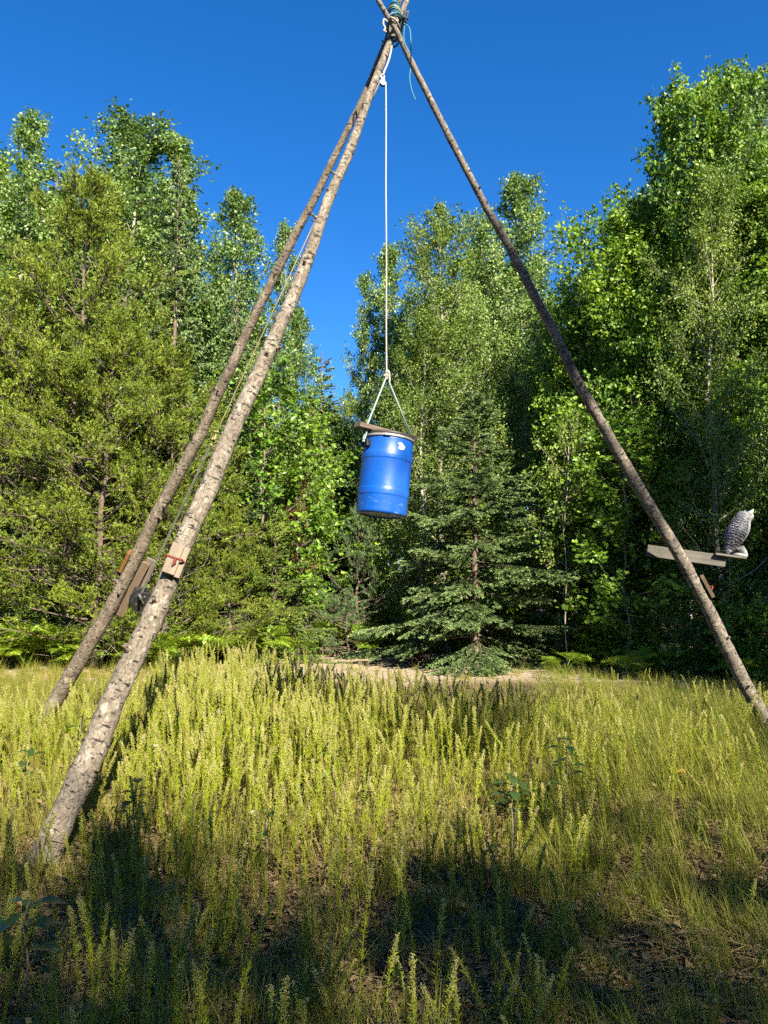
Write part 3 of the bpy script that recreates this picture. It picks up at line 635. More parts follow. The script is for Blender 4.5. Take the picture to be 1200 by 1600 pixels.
# ------------------------------------------------------------------ weeds and grass
def weed_parts(seed, dry=0.0, plume=1.0, bend=0.05):
    rng = np.random.default_rng(seed); S = MB(); Lf = MB(); Pm = MB()
    t = np.linspace(0, 1, 7); b = rng.normal(size=2) * bend
    sp = np.stack([b[0] * t ** 2, b[1] * t ** 2, t], 1)
    S.tube(sp, np.linspace(0.0055, 0.002, 7), 4, 0.45 - 0.3 * dry, cap=False)
    n = 150; u = rng.uniform(0.06, 0.93, n); P = interp(sp, u); az = rng.uniform(0, 6.28, n); el = rng.normal(0.95, 0.25, n)
    D = np.stack([np.cos(az) * np.cos(el), np.sin(az) * np.cos(el), np.sin(el)], 1)
    tt = np.clip(0.25 + 0.75 * u - 0.5 * dry + rng.normal(size=n) * 0.12, 0, 1)
    leaves(Lf, rng, P, D, 0.046, 0.15, 0.3, None, tt, 0.05)
    nb = 38; u = 0.73 + 0.27 * (np.arange(nb) + rng.random(nb)) / nb; base = interp(sp, np.minimum(u, 1)); az = np.arange(nb) * 2.4 + rng.normal(size=nb) * 0.4
    ll = (0.033 * (1.15 - (u - 0.6) / 0.4 * 0.75)) * rng.uniform(0.6, 1.2, nb) * plume
    el = rng.normal(0.8, 0.2, nb); d = np.stack([np.cos(az) * np.cos(el), np.sin(az) * np.cos(el), np.sin(el)], 1)
    PP = []; TT = []
    for k in range(nb):
        e = base[k] + d[k] * ll[k]
        side = norm(np.cross(d[k], [0.3, 0.2, 1.0])) * 0.0012
        Lf.polys(np.array([[base[k] - side, base[k] + side, e]]), 0.7)
        m = int(rng.integers(4, 8)); q = rng.uniform(0.35, 1.1, m)[:, None]
        PP.append(base[k] + d[k] * ll[k] * q + rng.normal(size=(m, 3)) * 0.006); TT.append(np.clip(0.05 + 0.55 * rng.random(m) + 1.2 * (u[k] - 0.75), 0, 1))
    P = np.concatenate(PP); n = len(P); tt = np.concatenate(TT); r = rng.uniform(0.0032, 0.006, n)[:, None]
    a = norm(rng.normal(size=(n, 3))); b_ = norm(np.cross(a, rng.normal(size=(n, 3)))); c = np.cross(a, b_)
    for s1 in (1, -1):
        for v0, v1 in ((b_, c), (c, -b_), (-b_, -c), (-c, b_)):
            Pm.polys(np.stack([P + a * r * s1 * 1.2, P + v0 * r, P + v1 * r] if s1 > 0 else [P + a * r * s1 * 1.2, P + v1 * r, P + v0 * r], 1), tt)
    return S, Lf, Pm
def merged(parts, name, mats):
    mb = MB()
    for k, p in enumerate(parts):
        mb.v += p.v; mb.b += p.b; mb.bark = mb.bark or p.bark
        for F, t, _ in p.f: mb.f.append((F + mb.n, t, k))
        mb.n += p.n
    return mb.data(name, mats)
WEEDS = []; weedcol = bpy.data.collections.new('weed_kinds')
for k in range(10):
    pr = weed_parts(100 + k, dry=[0, 0, 0.2, 0.5, 0, 0.3, 0.9, 0.1, 1.0, 0][k], plume=[0.75, 1.0, 0.5, 0.9, 0.45, 1.15, 0.7, 0.35, 0.2, 0.25][k], bend=0.05 + 0.02 * (k % 3))
    WEEDS.append([(nm, p.data('horseweed_' + nm, M[mt])) for nm, p, mt in (('stem', pr[0], 'weed'), ('leaves', pr[1], 'weed'), ('seed_plume', pr[2], 'plume'))])
    weedcol.objects.link(bpy.data.objects.new('weed_kind_%d' % k, merged(pr, 'weed_kind', [M['weed'], M['weed'], M['plume']])))
grasscol = bpy.data.collections.new('grass_kinds')
def grass_mesh(seed, n, L, lean, dry):
    rng = np.random.default_rng(seed); mb = MB()
    az = rng.uniform(0, 6.28, n); ln = L * rng.uniform(0.5, 1.2, n); le = np.abs(rng.normal(lean, 0.25, n)); w_ = rng.uniform(0.0022, 0.0045, n)
    base = rng.normal(size=(n, 2)) * 0.05; hd = np.stack([np.cos(az), np.sin(az)], 1); sd = np.stack([-np.sin(az), np.cos(az)], 1)
    tt = np.clip(rng.normal(dry, 0.25, n), 0, 1)
    def pt(u, s):
        xy = base + hd * (ln * le * u ** 1.7)[:, None] + sd * (s * w_ * (1 - u * 0.9))[:, None]
        return np.concatenate([xy, (ln * (u - 0.32 * le * u ** 2.2))[:, None]], 1)
    us = [np.full(n, q) for q in (0.0, 0.35, 0.7, 1.0)]
    for a, b in zip(us[:-1], us[1:]):
        mb.polys(np.stack([pt(a, -1), pt(a, 1), pt(b, 1), pt(b, -1)], 1), tt)
    return mb.data('grass_kind', M['grass'])
for k, (n, L, le, dr) in enumerate([(34, 0.42, 0.35, 0.4), (30, 0.55, 0.5, 0.55), (38, 0.32, 0.5, 0.7), (26, 0.62, 0.3, 0.3), (40, 0.24, 0.6, 0.85)]):
    grasscol.objects.link(bpy.data.objects.new('grass_kind_%d' % k, grass_mesh(200 + k, n, L, le, dr)))

def scatter(name, pts, rot, scl, var, coll, label, cat):
    me = bpy.data.meshes.new(name); me.vertices.add(len(pts)); me.vertices.foreach_set('co', np.asarray(pts, np.float32).ravel())
    for nm, ty, key, arr in (('rot', 'FLOAT_VECTOR', 'vector', rot), ('scl', 'FLOAT_VECTOR', 'vector', scl), ('var', 'INT', 'value', var)):
        a = me.attributes.new(nm, ty, 'POINT'); a.data.foreach_set(key, np.asarray(arr, np.int32 if ty == 'INT' else np.float32).ravel())
    o = link(name, me); g = bpy.data.node_groups.new(name, 'GeometryNodeTree')
    g.interface.new_socket('Geometry', in_out='INPUT', socket_type='NodeSocketGeometry'); g.interface.new_socket('Geometry', in_out='OUTPUT', socket_type='NodeSocketGeometry')
    gi = g.nodes.new('NodeGroupInput'); go = g.nodes.new('NodeGroupOutput'); ip = g.nodes.new('GeometryNodeInstanceOnPoints')
    ci = g.nodes.new('GeometryNodeCollectionInfo'); ci.inputs['Collection'].default_value = coll
    ci.inputs['Separate Children'].default_value = True; ci.inputs['Reset Children'].default_value = True
    def na(nm, ty):
        q = g.nodes.new('GeometryNodeInputNamedAttribute'); q.data_type = ty; q.inputs['Name'].default_value = nm
        return next(s for s in q.outputs if s.enabled and s.name == 'Attribute')
    g.links.new(gi.outputs[0], ip.inputs['Points']); g.links.new(ci.outputs[0], ip.inputs['Instance'])
    ip.inputs['Pick Instance'].default_value = True
    g.links.new(na('var', 'INT'), ip.inputs['Instance Index']); g.links.new(na('rot', 'FLOAT_VECTOR'), ip.inputs['Rotation']); g.links.new(na('scl', 'FLOAT_VECTOR'), ip.inputs['Scale'])
    g.links.new(ip.outputs[0], go.inputs[0])
    md = o.modifiers.new('scatter', 'NODES'); md.node_group = g
    o['kind'] = 'stuff'; o['label'] = label; o['category'] = cat
    return o

def weed_density(x, y):
    px = 600 + x / y * F_PX
    d = 74 * np.ones_like(x)
    d *= np.interp(y, [3, 4.5, 6, 9, 10.5, 11.5, 12.5, 15], [0.6, 0.75, 1.0, 1.2, 1.0, 0.55, 0.14, 0.02])
    left = np.clip((260 - px) / 200, 0, 1) * np.clip((y - 7.5) / 2, 0, 1); d *= 1 - 0.85 * left       # short dry grass behind the back pole
    right = np.clip((px - 840) / 160, 0, 1) * np.clip((11 - y) / 3, 0, 1); d *= 1 - 0.72 * right       # grassy side
    back = np.clip((px - 540) / 80, 0, 1) * np.clip((y - 9) / 1.5, 0, 1); d *= 1 - 0.75 * back
    d *= 0.35 + 1.1 * (0.5 + 0.5 * np.sin(1.9 * x + 0.8 * np.sin(1.3 * y)) * np.cos(1.5 * y + 0.6 * np.sin(2.3 * x)))
    return d
rng = np.random.default_rng(77)
N = 44000; yy = rng.uniform(2.4, 18, N); xx = rng.uniform(-0.56, 0.56, N) * yy + rng.uniform(-0.4, 0.4, N)
area = 1.12 * yy * 15.6 / N                                       # ground area each candidate stands for
keep = rng.random(N) < weed_density(xx, yy) * area
base_d = np.array([[*ground_at(65, 1350)[:2]], [*ground_at(55, 1150)[:2]], [*ground_at(1215, 1165)[:2]]])
for b in base_d: keep &= (xx - b[0]) ** 2 + (yy - b[1]) ** 2 > 0.03
keep &= (np.abs(xx - base_d[0][0] * yy / base_d[0][1]) > 0.14) | (yy > base_d[0][1]) | (yy < base_d[0][1] - 0.7)
xx, yy = xx[keep], yy[keep]; n = len(xx)
pxs = 600 + xx / yy * F_PX
hh = np.interp(yy, [3, 5, 8, 10, 12, 16], [0.40, 0.54, 0.70, 0.70, 0.60, 0.45]) * rng.uniform(0.4, 1.28, n)
hh *= np.interp(pxs, [200, 320, 480, 620, 800], [0.9, 1.10, 1.08, 1.0, 1.0])
hh *= np.where((pxs < 260) & (yy > 8), 0.55, 1.0) * np.interp(pxs, [640, 860], [1.0, 0.78])
hh *= 1 - 0.32 * np.clip((pxs - 420) / 120, 0, 1) * np.clip((yy - 8) / 1.5, 0, 1)
lod = rng.random(n) < 0.09
big = np.argsort(-(hh / yy) * (np.abs(pxs - 600) < 590) * (yy > 3.3)); sel = big[:300]; rest = big[300:]
vark = rng.integers(0, 10, n); rz = rng.uniform(0, 6.28, n); tx, ty = rng.normal(size=(2, n)) * np.where(lod, 0.28, 0.04)
for k in sel:
    z = float(hz(xx[k], yy[k])); s = hh[k]
    o = link('horseweed', WEEDS[vark[k]][0][1], None, (xx[k], yy[k], z)); o.rotation_euler = (tx[k], ty[k], rz[k]); o.scale = (0.42 + 0.45 * s, 0.42 + 0.45 * s, s)
    vk = int(vark[k])
    tag(o, 'dried brown horseweed stalk among the green ones in the near half of the clearing' if vk in (3, 6, 8) else 'green horseweed stalk with only a small seed tip in the near half of the clearing' if vk in (4, 7, 9) else 'green horseweed stalk with a full pale seed plume in the near half of the clearing',
        'weed', 'dried horseweed stalks' if vk in (3, 6, 8) else 'horseweeds with small seed tips' if vk in (4, 7, 9) else 'horseweeds with full seed plumes')
    for nm, me in WEEDS[vark[k]][1:]: link(nm, me, o)
z = hz(xx, yy); sx = 0.42 + 0.45 * hh
scatter('horseweed_thicket', np.stack([xx, yy, z], 1)[rest], np.stack([tx, ty, rz], 1)[rest], np.stack([sx, sx, hh], 1)[rest], vark[rest], weedcol,
        'thicket of horseweed filling the middle and far part of the clearing', 'weeds')
N = 60000; yg = rng.uniform(2.3, 21, N); xg = rng.uniform(-0.56, 0.56, N) * yg + rng.uniform(-0.5, 0.5, N); pg = 600 + xg / yg * F_PX
dg = 20 * np.interp(yg, [2.4, 6, 12, 16, 18, 21], [3.2, 2.0, 0.8, 0.6, 0.2, 0.25]) * np.where(pg > 840, np.interp(yg, [3.5, 5, 6.5], [1.6, 2.4, 2.6]), 1.0) * np.where((pg < 300) & (yg > 7.5), 2.6, 1.0)
dg *= 0.45 + 0.9 * (0.5 + 0.5 * np.sin(1.1 * xg + 2) * np.sin(0.9 * yg + 1.0 + xg))
kp = rng.random(N) < dg * (1.12 * yg * 18.7 / N); xg, yg, pg = xg[kp], yg[kp], pg[kp]; n = len(xg)
sg = rng.uniform(0.4, 0.85, n) * np.where((pg > 840) & (yg < 12), np.interp(yg, [3.5, 5, 7.5], [0.65, 0.9, 1.15]), 1.0) * np.where((pg < 300) & (yg > 7.5), 1.1, np.interp(yg, [9, 13], [1, 0.6]))
vg = np.where(rng.random(n) < 0.3, rng.integers(0, 5, n), np.where(pg > 840, rng.choice([0, 1, 3], n), np.where((pg < 280) & (yg > 8), rng.choice([2, 4], n), rng.choice([2, 4, 4], n))))
scatter('meadow_grass', np.stack([xg, yg, hz(xg, yg)], 1), np.stack([rng.normal(size=n) * 0.12, rng.normal(size=n) * 0.12 + np.where(pg > 840, -0.25, 0), rng.uniform(0, 0.6, n) * 0 + rng.uniform(-1, 1, n) * np.where(pg > 840, 0.7, 3.14)], 1),
        np.stack([sg, sg, sg], 1), vg, grasscol, 'grass and dry stalks covering the ground between the weeds', 'grass')

# dead leaves, broken stalks and twigs lying between the stems
M['litter'] = leaf_mat('dead_litter', (0.05, 0.034, 0.02), (0.12, 0.085, 0.045), (0.24, 0.185, 0.10), trans=0.1, rough=0.9, spec=0.1)
littercol = bpy.data.collections.new('litter_kinds')
for k in range(5):
    rl = np.random.default_rng(400 + k); mb = MB(); n = 26
    P = np.concatenate([rl.normal(size=(n, 2)) * 0.10, rl.uniform(0.003, 0.03, (n, 1))], 1); az = rl.uniform(0, 6.28, n)
    leaves(mb, rl, P[:16], np.stack([np.cos(az), np.sin(az), rl.normal(size=n) * 0.25], 1)[:16], 0.045, 0.6, 1.6, None, rl.random(16), 0.25)
    for q in range(16, n):
        d = np.array([math.cos(az[q]), math.sin(az[q]), rl.normal() * 0.12]) * rl.uniform(0.08, 0.24); mb.tube(np.array([P[q], P[q] + d * 0.5 + rl.normal(size=3) * 0.008, P[q] + d]), [0.003, 0.0025, 0.0015], 4, rl.uniform(0.4, 1.0), cap=False)
    littercol.objects.link(bpy.data.objects.new('litter_kind_%d' % k, mb.data('litter_kind', M['litter'])))
N = 4200; yl = 2.4 + 9.0 * rng.random(N) ** 1.25; xl = rng.uniform(-0.56, 0.56, N) * yl; sl_ = rng.uniform(0.7, 1.3, N)
scatter('ground_litter', np.stack([xl, yl, hz(xl, yl)], 1), np.stack([0 * xl, 0 * xl, rng.uniform(0, 6.28, N)], 1), np.stack([sl_] * 3, 1), rng.integers(0, 5, N), littercol,
        'dead leaves and broken stalks littering the soil between the weeds', 'litter')

# ------------------------------------------------------------------ pole tripod
APEX_Y = 6.30
def pole_points(pix, base, top):
    base, top = np.asarray(base), np.asarray(top); out = []
    tt = np.linspace(-0.05, 1.12, 400); L = base + (top - base) * tt[:, None]; rel = L - CAM
    py = 800 - F_PX * (rel @ _up) / (rel @ _fw)
    o = np.argsort(py)
    for x, y in pix:
        dep = np.interp(y, py[o], L[o, 1]); out.append(at(x, y, dep))
    return np.array(out)[::-1]                               # from the ground up
def smooth_line(p, n):
    s = np.concatenate([[0], np.cumsum(np.linalg.norm(np.diff(p, axis=0), axis=1))]); q = np.linspace(0, s[-1], n)
    o = np.stack([np.interp(q, s, p[:, k]) for k in range(3)], 1)
    for _ in range(10): o[1:-1] = 0.25 * o[:-2] + 0.5 * o[1:-1] + 0.25 * o[2:]
    return o
PA = [(652, -35), (636, 0), (617, 46), (592, 110), (577, 150), (557, 207), (540, 252), (513, 312), (503, 340), (482, 403), (454, 473), (422, 543), (390, 615), (356, 688), (319, 778), (285, 853), (258, 922), (225, 994), (190, 1065), (177, 1093), (147, 1173), (120, 1227), (90, 1293), (65, 1350), (55, 1372)]
PB = [(634, -35), (625, 0), (606, 58), (585, 110), (567, 155), (541, 207), (517, 256), (491, 312), (464, 361), (440, 410), (419, 452), (391, 508), (363, 571), (335, 627), (314, 678), (274, 750), (240, 812), (210, 877), (176, 945), (139, 1007), (94, 1084), (67, 1124), (45, 1165)]
PC = [(572, -35), (590, -2), (603, 22), (618, 44), (630, 71), (647, 106), (665, 141), (682, 175), (725, 258), (758, 321), (792, 379), (833, 458), (867, 521), (900, 592), (948, 675), (990, 749), (1032, 819), (1067, 877), (1102, 941), (1130, 1001), (1161, 1064), (1190, 1115), (1215, 1165), (1222, 1180)]
GA, GB, GC = ground_at(65, 1350), ground_at(55, 1150), ground_at(1215, 1165)
lines = {}
for nm, pix, g, ay in (('A', PA, GA, 6.32), ('B', PB, GB, 6.42), ('C', PC, GC, 6.18)):
    lines[nm] = smooth_line(pole_points(pix, g, at(615, 38, ay)), 320)
tripod = empty('pole_tripod', ((GA + GB + GC) / 3).tolist())
tag(tripod, 'tripod of three bark covered spruce poles lashed together over the clearing', 'tripod')
bpy.context.view_layer.update()
def under(o, parent):                                        # parent without moving
    o.parent = parent; o.matrix_parent_inverse = parent.matrix_world.inverted() if parent is tripod else Matrix(); return o
poles = {}; PR = {}
def noise2(rng, n, m, sm):
    a = rng.normal(size=(n, m))
    for _ in range(sm): a = 0.5 * a + 0.25 * np.roll(a, 1, 0) + 0.25 * np.roll(a, -1, 0); a = 0.5 * a + 0.25 * np.roll(a, 1, 1) + 0.25 * np.roll(a, -1, 1)
    return a / a.std()
for k, (nm, r0, r1, mat, lab) in enumerate((('A', 0.088, 0.020, 'pole_a', 'pale scarred pole, the nearest of the three'), ('B', 0.090, 0.019, 'pole_b', 'brown pole standing behind the near left one'), ('C', 0.078, 0.020, 'pole_c', 'grey pole running down to the right edge'))):
    rg = np.random.default_rng(300 + k); p = lines[nm]; n = len(p); rad = r0 + (r1 - r0) * np.linspace(0, 1, n)
    nz = 1 + 0.035 * noise2(rg, n, 18, 6) + 0.02 * noise2(rg, n, 18, 1)
    mb = MB(); mb.tube(p, rad, 18, noise=nz); po = link('pole', mb.data('pole', M[mat], True)); under(po, tripod); po['label'] = lab
    poles[nm] = po; PR[nm] = rad
    for q in range(16 if nm != 'C' else 12):                 # knots and snapped branch stubs
        i_ = int(rg.uniform(0.06, 0.95) * n); t = norm(p[min(i_ + 2, n - 1)] - p[i_ - 2]); d = rg.normal(size=3); d[1] -= 0.6; d = norm(d - (d @ t) * t)
        sm = MB(); rr = rad[i_] * rg.uniform(0.16, 0.3); ln = rg.uniform(0.008, 0.045); a0 = p[i_] + d * rad[i_] * 0.85
        sm.tube(np.array([a0, a0 + d * rad[i_] * 0.2, a0 + d * (rad[i_] * 0.2 + ln) + t * ln * 0.4]), [rr * 1.7, rr, rr * 0.8], 8)
        so_ = link('branch_stub', sm.data('branch_stub', M['stub'], True)); so_.parent = po
def pole_at(nm, py):
    p = lines[nm]; rel = p - CAM; y = 800 - F_PX * (rel @ _up) / (rel @ _fw); i_ = int(np.argmin(np.abs(y - py))); i_ = min(max(i_, 3), len(p) - 4)
    t = norm(p[i_ + 3] - p[i_ - 3]); f = CAM - p[i_]; f = norm(f - (f @ t) * t); s = np.cross(t, f)      # along, toward the viewer, sideways
    return p[i_], t, f, s, PR[nm][i_]
def frame(t, f, s): return np.stack([t, s, f], 1)             # box x along the pole, y sideways, z toward the viewer
def part(name, mb, mat, label=None, parent=None, smooth=False):
    o = link(name, mb.data(name, M[mat] if isinstance(mat, str) else mat, smooth))
    if parent is None: under(o, tripod)
    else: o.parent = parent
    if label: o['label'] = label
    return o
# pale block with red cord on the near pole
c, t, f, s, r = pole_at('A', 877); Fm = frame(t, f, s)
sx_ = 1 if s[0] > 0 else -1
c0 = c - s * sx_ * 0.012
mb = MB(); mb.box(c0 + f * (r + 0.008) + s * sx_ * 0.012, (0.215, 0.115, 0.036), Fm, bev=0.003); blk = part('backing_board', mb, 'wood_pale', 'pale unweathered board screwed to the near pole')
mb = MB(); mb.box(c0 + f * (r + 0.044) - t * 0.052 - s * sx_ * 0.012, (0.105, 0.085, 0.034), Fm, bev=0.003); part('cleat_block', mb, 'wood_pale')
mb = MB(); mb.box(c0 + f * (r + 0.040) + t * 0.058 - s * sx_ * 0.014, (0.10, 0.080, 0.026), Fm, bev=0.003); part('cleat_block', mb, 'wood_pale')
mb = MB(); a0 = c0 + f * (r + 0.058) + t * 0.004
mb.tube(np.array([a0 - s * sx_ * 0.066 - f * 0.03, a0 - s * sx_ * 0.058, a0, a0 + s * sx_ * 0.045 + t * 0.004, a0 + s * sx_ * 0.058 - f * 0.03]), 0.009, 7)
mb.tube(np.array([a0 - t * 0.004 + f * 0.01, a0 - t * 0.03 + f * 0.016 + s * 0.004, a0 - t * 0.055 + f * 0.012 - s * 0.003]), [0.010, 0.012, 0.006], 7)
part('red_cord', mb, 'red', 'dark red cord knotted round the pale block', smooth=True)
# boards and winch on the back pole
c, t, f, s, r = pole_at('B', 922); Fm = frame(t, f, s); sx_ = 1 if s[0] > 0 else -1
mb = MB(); mb.box(c + s * sx_ * (r + 0.040) + t * 0.05 - f * 0.03, (0.70, 0.09, 0.045), Fm, bev=0.004); part('side_board', mb, 'wood_brown', 'long brown board on the right side of the back pole')
mb = MB(); mb.box(c + s * sx_ * (r + 0.085) + t * 0.16 - f * 0.078, (0.56, 0.11, 0.042), Fm, bev=0.004); part('side_board', mb, 'wood_weathered')
c2, t2, f2, s2, r2 = pole_at('B', 881)
mb = MB(); mb.box(c2 - s2 * sx_ * (r2 + 0.016), (0.24, 0.035, 0.12), frame(t2, f2, s2), bev=0.003); part('side_board', mb, 'wood_orange', 'short orange board on the left side of the back pole')
wc = c + s * sx_ * (r + 0.17) + t * 0.02 + f * 0.06
winch = empty('winch', wc.tolist()); bpy.context.view_layer.update(); under(winch, tripod); winch['label'] = 'black hand winch holding the hoist strap'
ax = norm(s * sx_ * 0.45 + f * 0.85); u_ = norm(np.cross(ax, [0, 0, 1.0])); v_ = np.cross(ax, u_)
def disc(mb, c, ax, u_, v_, rad, th, seg=24):
    a = np.arange(seg) * 2 * math.pi / seg; ring = (np.cos(a)[:, None] * u_ + np.sin(a)[:, None] * v_)
    rr = [rad - th * 0.3, rad, rad, rad - th * 0.3]; hh_ = [-th / 2, -th * 0.3, th * 0.3, th / 2]
    V = np.concatenate([c + ring * q + ax * h for q, h in zip(rr, hh_)]); i = np.arange(3)[:, None] * seg; j = np.arange(seg)[None]; j2 = (j + 1) % seg
    mb.mesh(V, np.stack([i + j, i + j2, i + seg + j2, i + seg + j], -1).reshape(-1, 4), bark=V)
    mb.mesh(V[:seg], np.arange(seg)[None, ::-1], bark=V[:seg]); mb.mesh(V[-seg:], np.arange(seg)[None], bark=V[-seg:])
Z3 = np.zeros(3)
def wpart(nm, mb, mat): o = link(nm, mb.data(nm, M[mat], False)); o.parent = winch; return o
mb = MB(); disc(mb, ax * 0.045, ax, u_, v_, 0.125, 0.014); wpart('gear_cover', mb, 'black_metal')
mb = MB(); disc(mb, -ax * 0.045, ax, u_, v_, 0.115, 0.010); wpart('reel_flange', mb, 'black_metal')
mb = MB(); disc(mb, Z3, ax, u_, v_, 0.055, 0.085); wpart('reel', mb, 'strap')
mb = MB(); mb.box(-ax * 0.075 - v_ * 0.02, (0.16, 0.05, 0.16), np.stack([t, ax, np.cross(t, ax)], 1), bev=0.006); wpart('bracket', mb, 'black_metal')
mb = MB(); e = u_ * 0.06 - v_ * 0.10; mb.tube(np.array([ax * 0.05, ax * 0.065, ax * 0.068 + e * 0.5, ax * 0.068 + e]), [0.012, 0.011, 0.009, 0.009], 8); mb.tube(np.array([ax * 0.06 + e, ax * 0.13 + e]), 0.014, 10); wpart('crank_handle', mb, 'steel')
for a in (0.4, 2.5, 4.6):
    mb = MB(); disc(mb, ax * 0.054 + (u_ * math.cos(a) + v_ * math.sin(a)) * 0.07, ax, u_, v_, 0.011, 0.010, 6); wpart('bolt', mb, 'steel')
# perch board, pad and block on the right pole
c, t, f, s, r = pole_at('C', 871); yp = c[1]
pl = at(1011, 860, yp + 0.24); pr_ = at(1133, 877, yp + 0.14); tx_ = norm(pr_ - pl); fz = np.array([0, -1.0, 0]); fz = norm(fz - (fz @ tx_) * tx_); up_ = np.cross(fz, tx_); up_ = up_ if up_[2] > 0 else -up_
L_ = np.linalg.norm(pr_ - pl)
mb = MB(); mb.box((pl + pr_) / 2, (L_, 0.042, 0.118), np.stack([tx_, np.cross(up_, tx_), up_], 1), bev=0.003); part('perch_board', mb, 'wood_grey', 'grey board nailed across the right pole')
PAD = pr_ + tx_ * 0.06 + up_ * 0.055
mb = MB(); mb.box(PAD - tx_ * 0.03, (0.30, 0.16, 0.022), np.stack([tx_, np.cross(up_, tx_), up_], 1), bev=0.003); part('perch_pad', mb, 'wood_grey', 'thin board under the owl')
c, t, f, s, r = pole_at('C', 921); sx_ = 1 if s[0] > 0 else -1
mb = MB(); mb.box(c + s * sx_ * (r + 0.028) + f * 0.01, (0.24, 0.035, 0.09), frame(t, f, s), bev=0.004); part('cleat_block', mb, 'wood_brown', 'short reddish brown block on the right pole')
mb = MB(); mb.tube(np.array([c + s * sx_ * (r + 0.05) - t * 0.02, c + s * sx_ * (r + 0.075) - t * 0.03, c + s * sx_ * (r + 0.05) - t * 0.05 + f * 0.02]), 0.008, 6); part('red_cord', mb, 'red', smooth=True)

# ------------------------------------------------------------------ ropes, lashing, pulley
def catmull(p, n):
    p = np.asarray(p, float); q = np.concatenate([[2 * p[0] - p[1]], p, [2 * p[-1] - p[-2]]]); out = []
    for i in range(len(p) - 1):
        a, b, c, d = q[i:i + 4]; t = np.linspace(0, 1, n, endpoint=False)[:, None]
        out.append(0.5 * (2 * b + (c - a) * t + (2 * a - 5 * b + 4 * c - d) * t ** 2 + (3 * b - a - 3 * c + d) * t ** 3))
    return np.concatenate(out + [p[-1:]])
rg = np.random.default_rng(9)
X0 = at(616, 40, 6.30)
lash = empty('lashing', X0.tolist()); bpy.context.view_layer.update(); under(lash, tripod); lash['label'] = 'blue green and pale cord lashing where the three poles cross'
for k in range(11):
    m = ['cord_blue', 'rope', 'cord_blue', 'cord_dark', 'rope_yellow', 'cord_blue', 'rope', 'cord_dark', 'cord_blue', 'cord_blue', 'rope_yellow'][k]
    nrm_ = norm(np.array([0.42 * (-1) ** k + rg.normal() * 0.2, rg.normal() * 0.2, 1.0])); u2 = norm(np.cross(nrm_, [0, 1.0, 0])); v2 = np.cross(nrm_, u2)
    a = np.linspace(0, 2 * math.pi, 33); wr = 0.062 + rg.uniform(-0.006, 0.010); dr = 0.165 + rg.uniform(-0.01, 0.01)
    cc = np.array([0, 0, rg.uniform(-0.055, 0.05)])
    loop = cc + np.cos(a)[:, None] * u2 * wr + np.sin(a)[:, None] * v2 * dr
    mb = MB(); mb.tube(loop, 0.0085, 7, cap=False); o = link('cord_loop', mb.data('cord_loop', M[m], True)); o.parent = lash
mb = MB()                                                    # knot on the right side
for k in range(5):
    p = catmull(np.array([0.085, -0.09, -0.01]) + rg.normal(size=(6, 3)) * np.array([0.016, 0.016, 0.028]), 6); mb.tube(p, 0.009, 6)
o = link('knot', mb.data('knot', M['cord_dark'], True)); o.parent = lash
for nm, m, pts, r in (('cord_tail', 'cord_blue', [(631, 36), (640, 45), (642, 70), (642, 100), (641, 112), (640, 122), (643, 140), (649, 156)], 0.0055),
                      ('cord_tail', 'cord_blue', [(632, 40), (631, 58), (634, 72), (640, 84)], 0.005),
                      ('frayed_end', 'rope', [(606, 34), (600, 30), (599, 38), (602, 44), (600, 48), (604, 50)], 0.008)):
    P = catmull([at(x, y, 6.06 + (0.22 if (y > 90 and nm == 'cord_tail') else 0)) for x, y in pts], 6) - X0
    mb = MB(); mb.tube(P, r, 6); o = link(nm, mb.data(nm, M[m], True)); o.parent = lash
# pulley
PY = at(598, 130, 6.15)
pul = empty('rope_pulley', PY.tolist()); tag(pul, 'small steel pulley hanging below the lashing of the poles', 'pulley')
ax = norm(np.array([0.25, -1.0, 0])); u_ = norm(np.cross(ax, [0, 0, 1.0])); v_ = np.cross(ax, u_)
for sg in (-1, 1):
    mb = MB(); disc(mb, ax * 0.012 * sg, ax, u_, v_, 0.025, 0.004); mb.box(ax * 0.012 * sg + np.array([0, 0, 0.025]), (0.03, 0.0035, 0.05), np.stack([u_, ax, v_], 1)); o = link('cheek_plate', mb.data('cheek_plate', M['pulley'])); o.parent = pul
mb = MB(); disc(mb, Z3, ax, u_, v_, 0.026, 0.016); o = link('sheave', mb.data('sheave', M['cord_blue'])); o.parent = pul
mb = MB(); a = np.linspace(0, 6.283, 17); mb.tube(np.array([0, 0, 0.062]) + np.cos(a)[:, None] * u_ * 0.016 + np.sin(a)[:, None] * np.array([0, 0, 0.016]), 0.004, 6, cap=False); o = link('eye_ring', mb.data('eye_ring', M['steel'], True)); o.parent = pul
mb = MB(); mb.tube(catmull([at(614, 62, 6.29), at(608, 92, 6.22), PY + [0, 0, 0.075]], 8), 0.008, 7); mb.tube(catmull([PY + [0.006, 0, 0.10], PY + [0.012, -0.012, 0.085], PY + [0, -0.014, 0.062], PY + [-0.01, 0.01, 0.085]], 5), 0.007, 6)
tag(link('pulley_sling', mb.data('pulley_sling', M['rope'], True)), 'short white rope sling between the pole crossing and the pulley', 'rope')
# barrel pose
DB = 6.10
B0 = at(595.5, 806, DB); T0 = at(608, 686, DB + 0.02); zx = norm(T0 - B0); BH = np.linalg.norm(T0 - B0)
xa = np.array([0.82, 0.57, 0]); xa = norm(xa - (xa @ zx) * zx); ya = np.cross(zx, xa); RB = np.stack([xa, ya, zx], 1)
BR = 40.5 / F_PX * DB
KN = at(604, 588, 6.06)
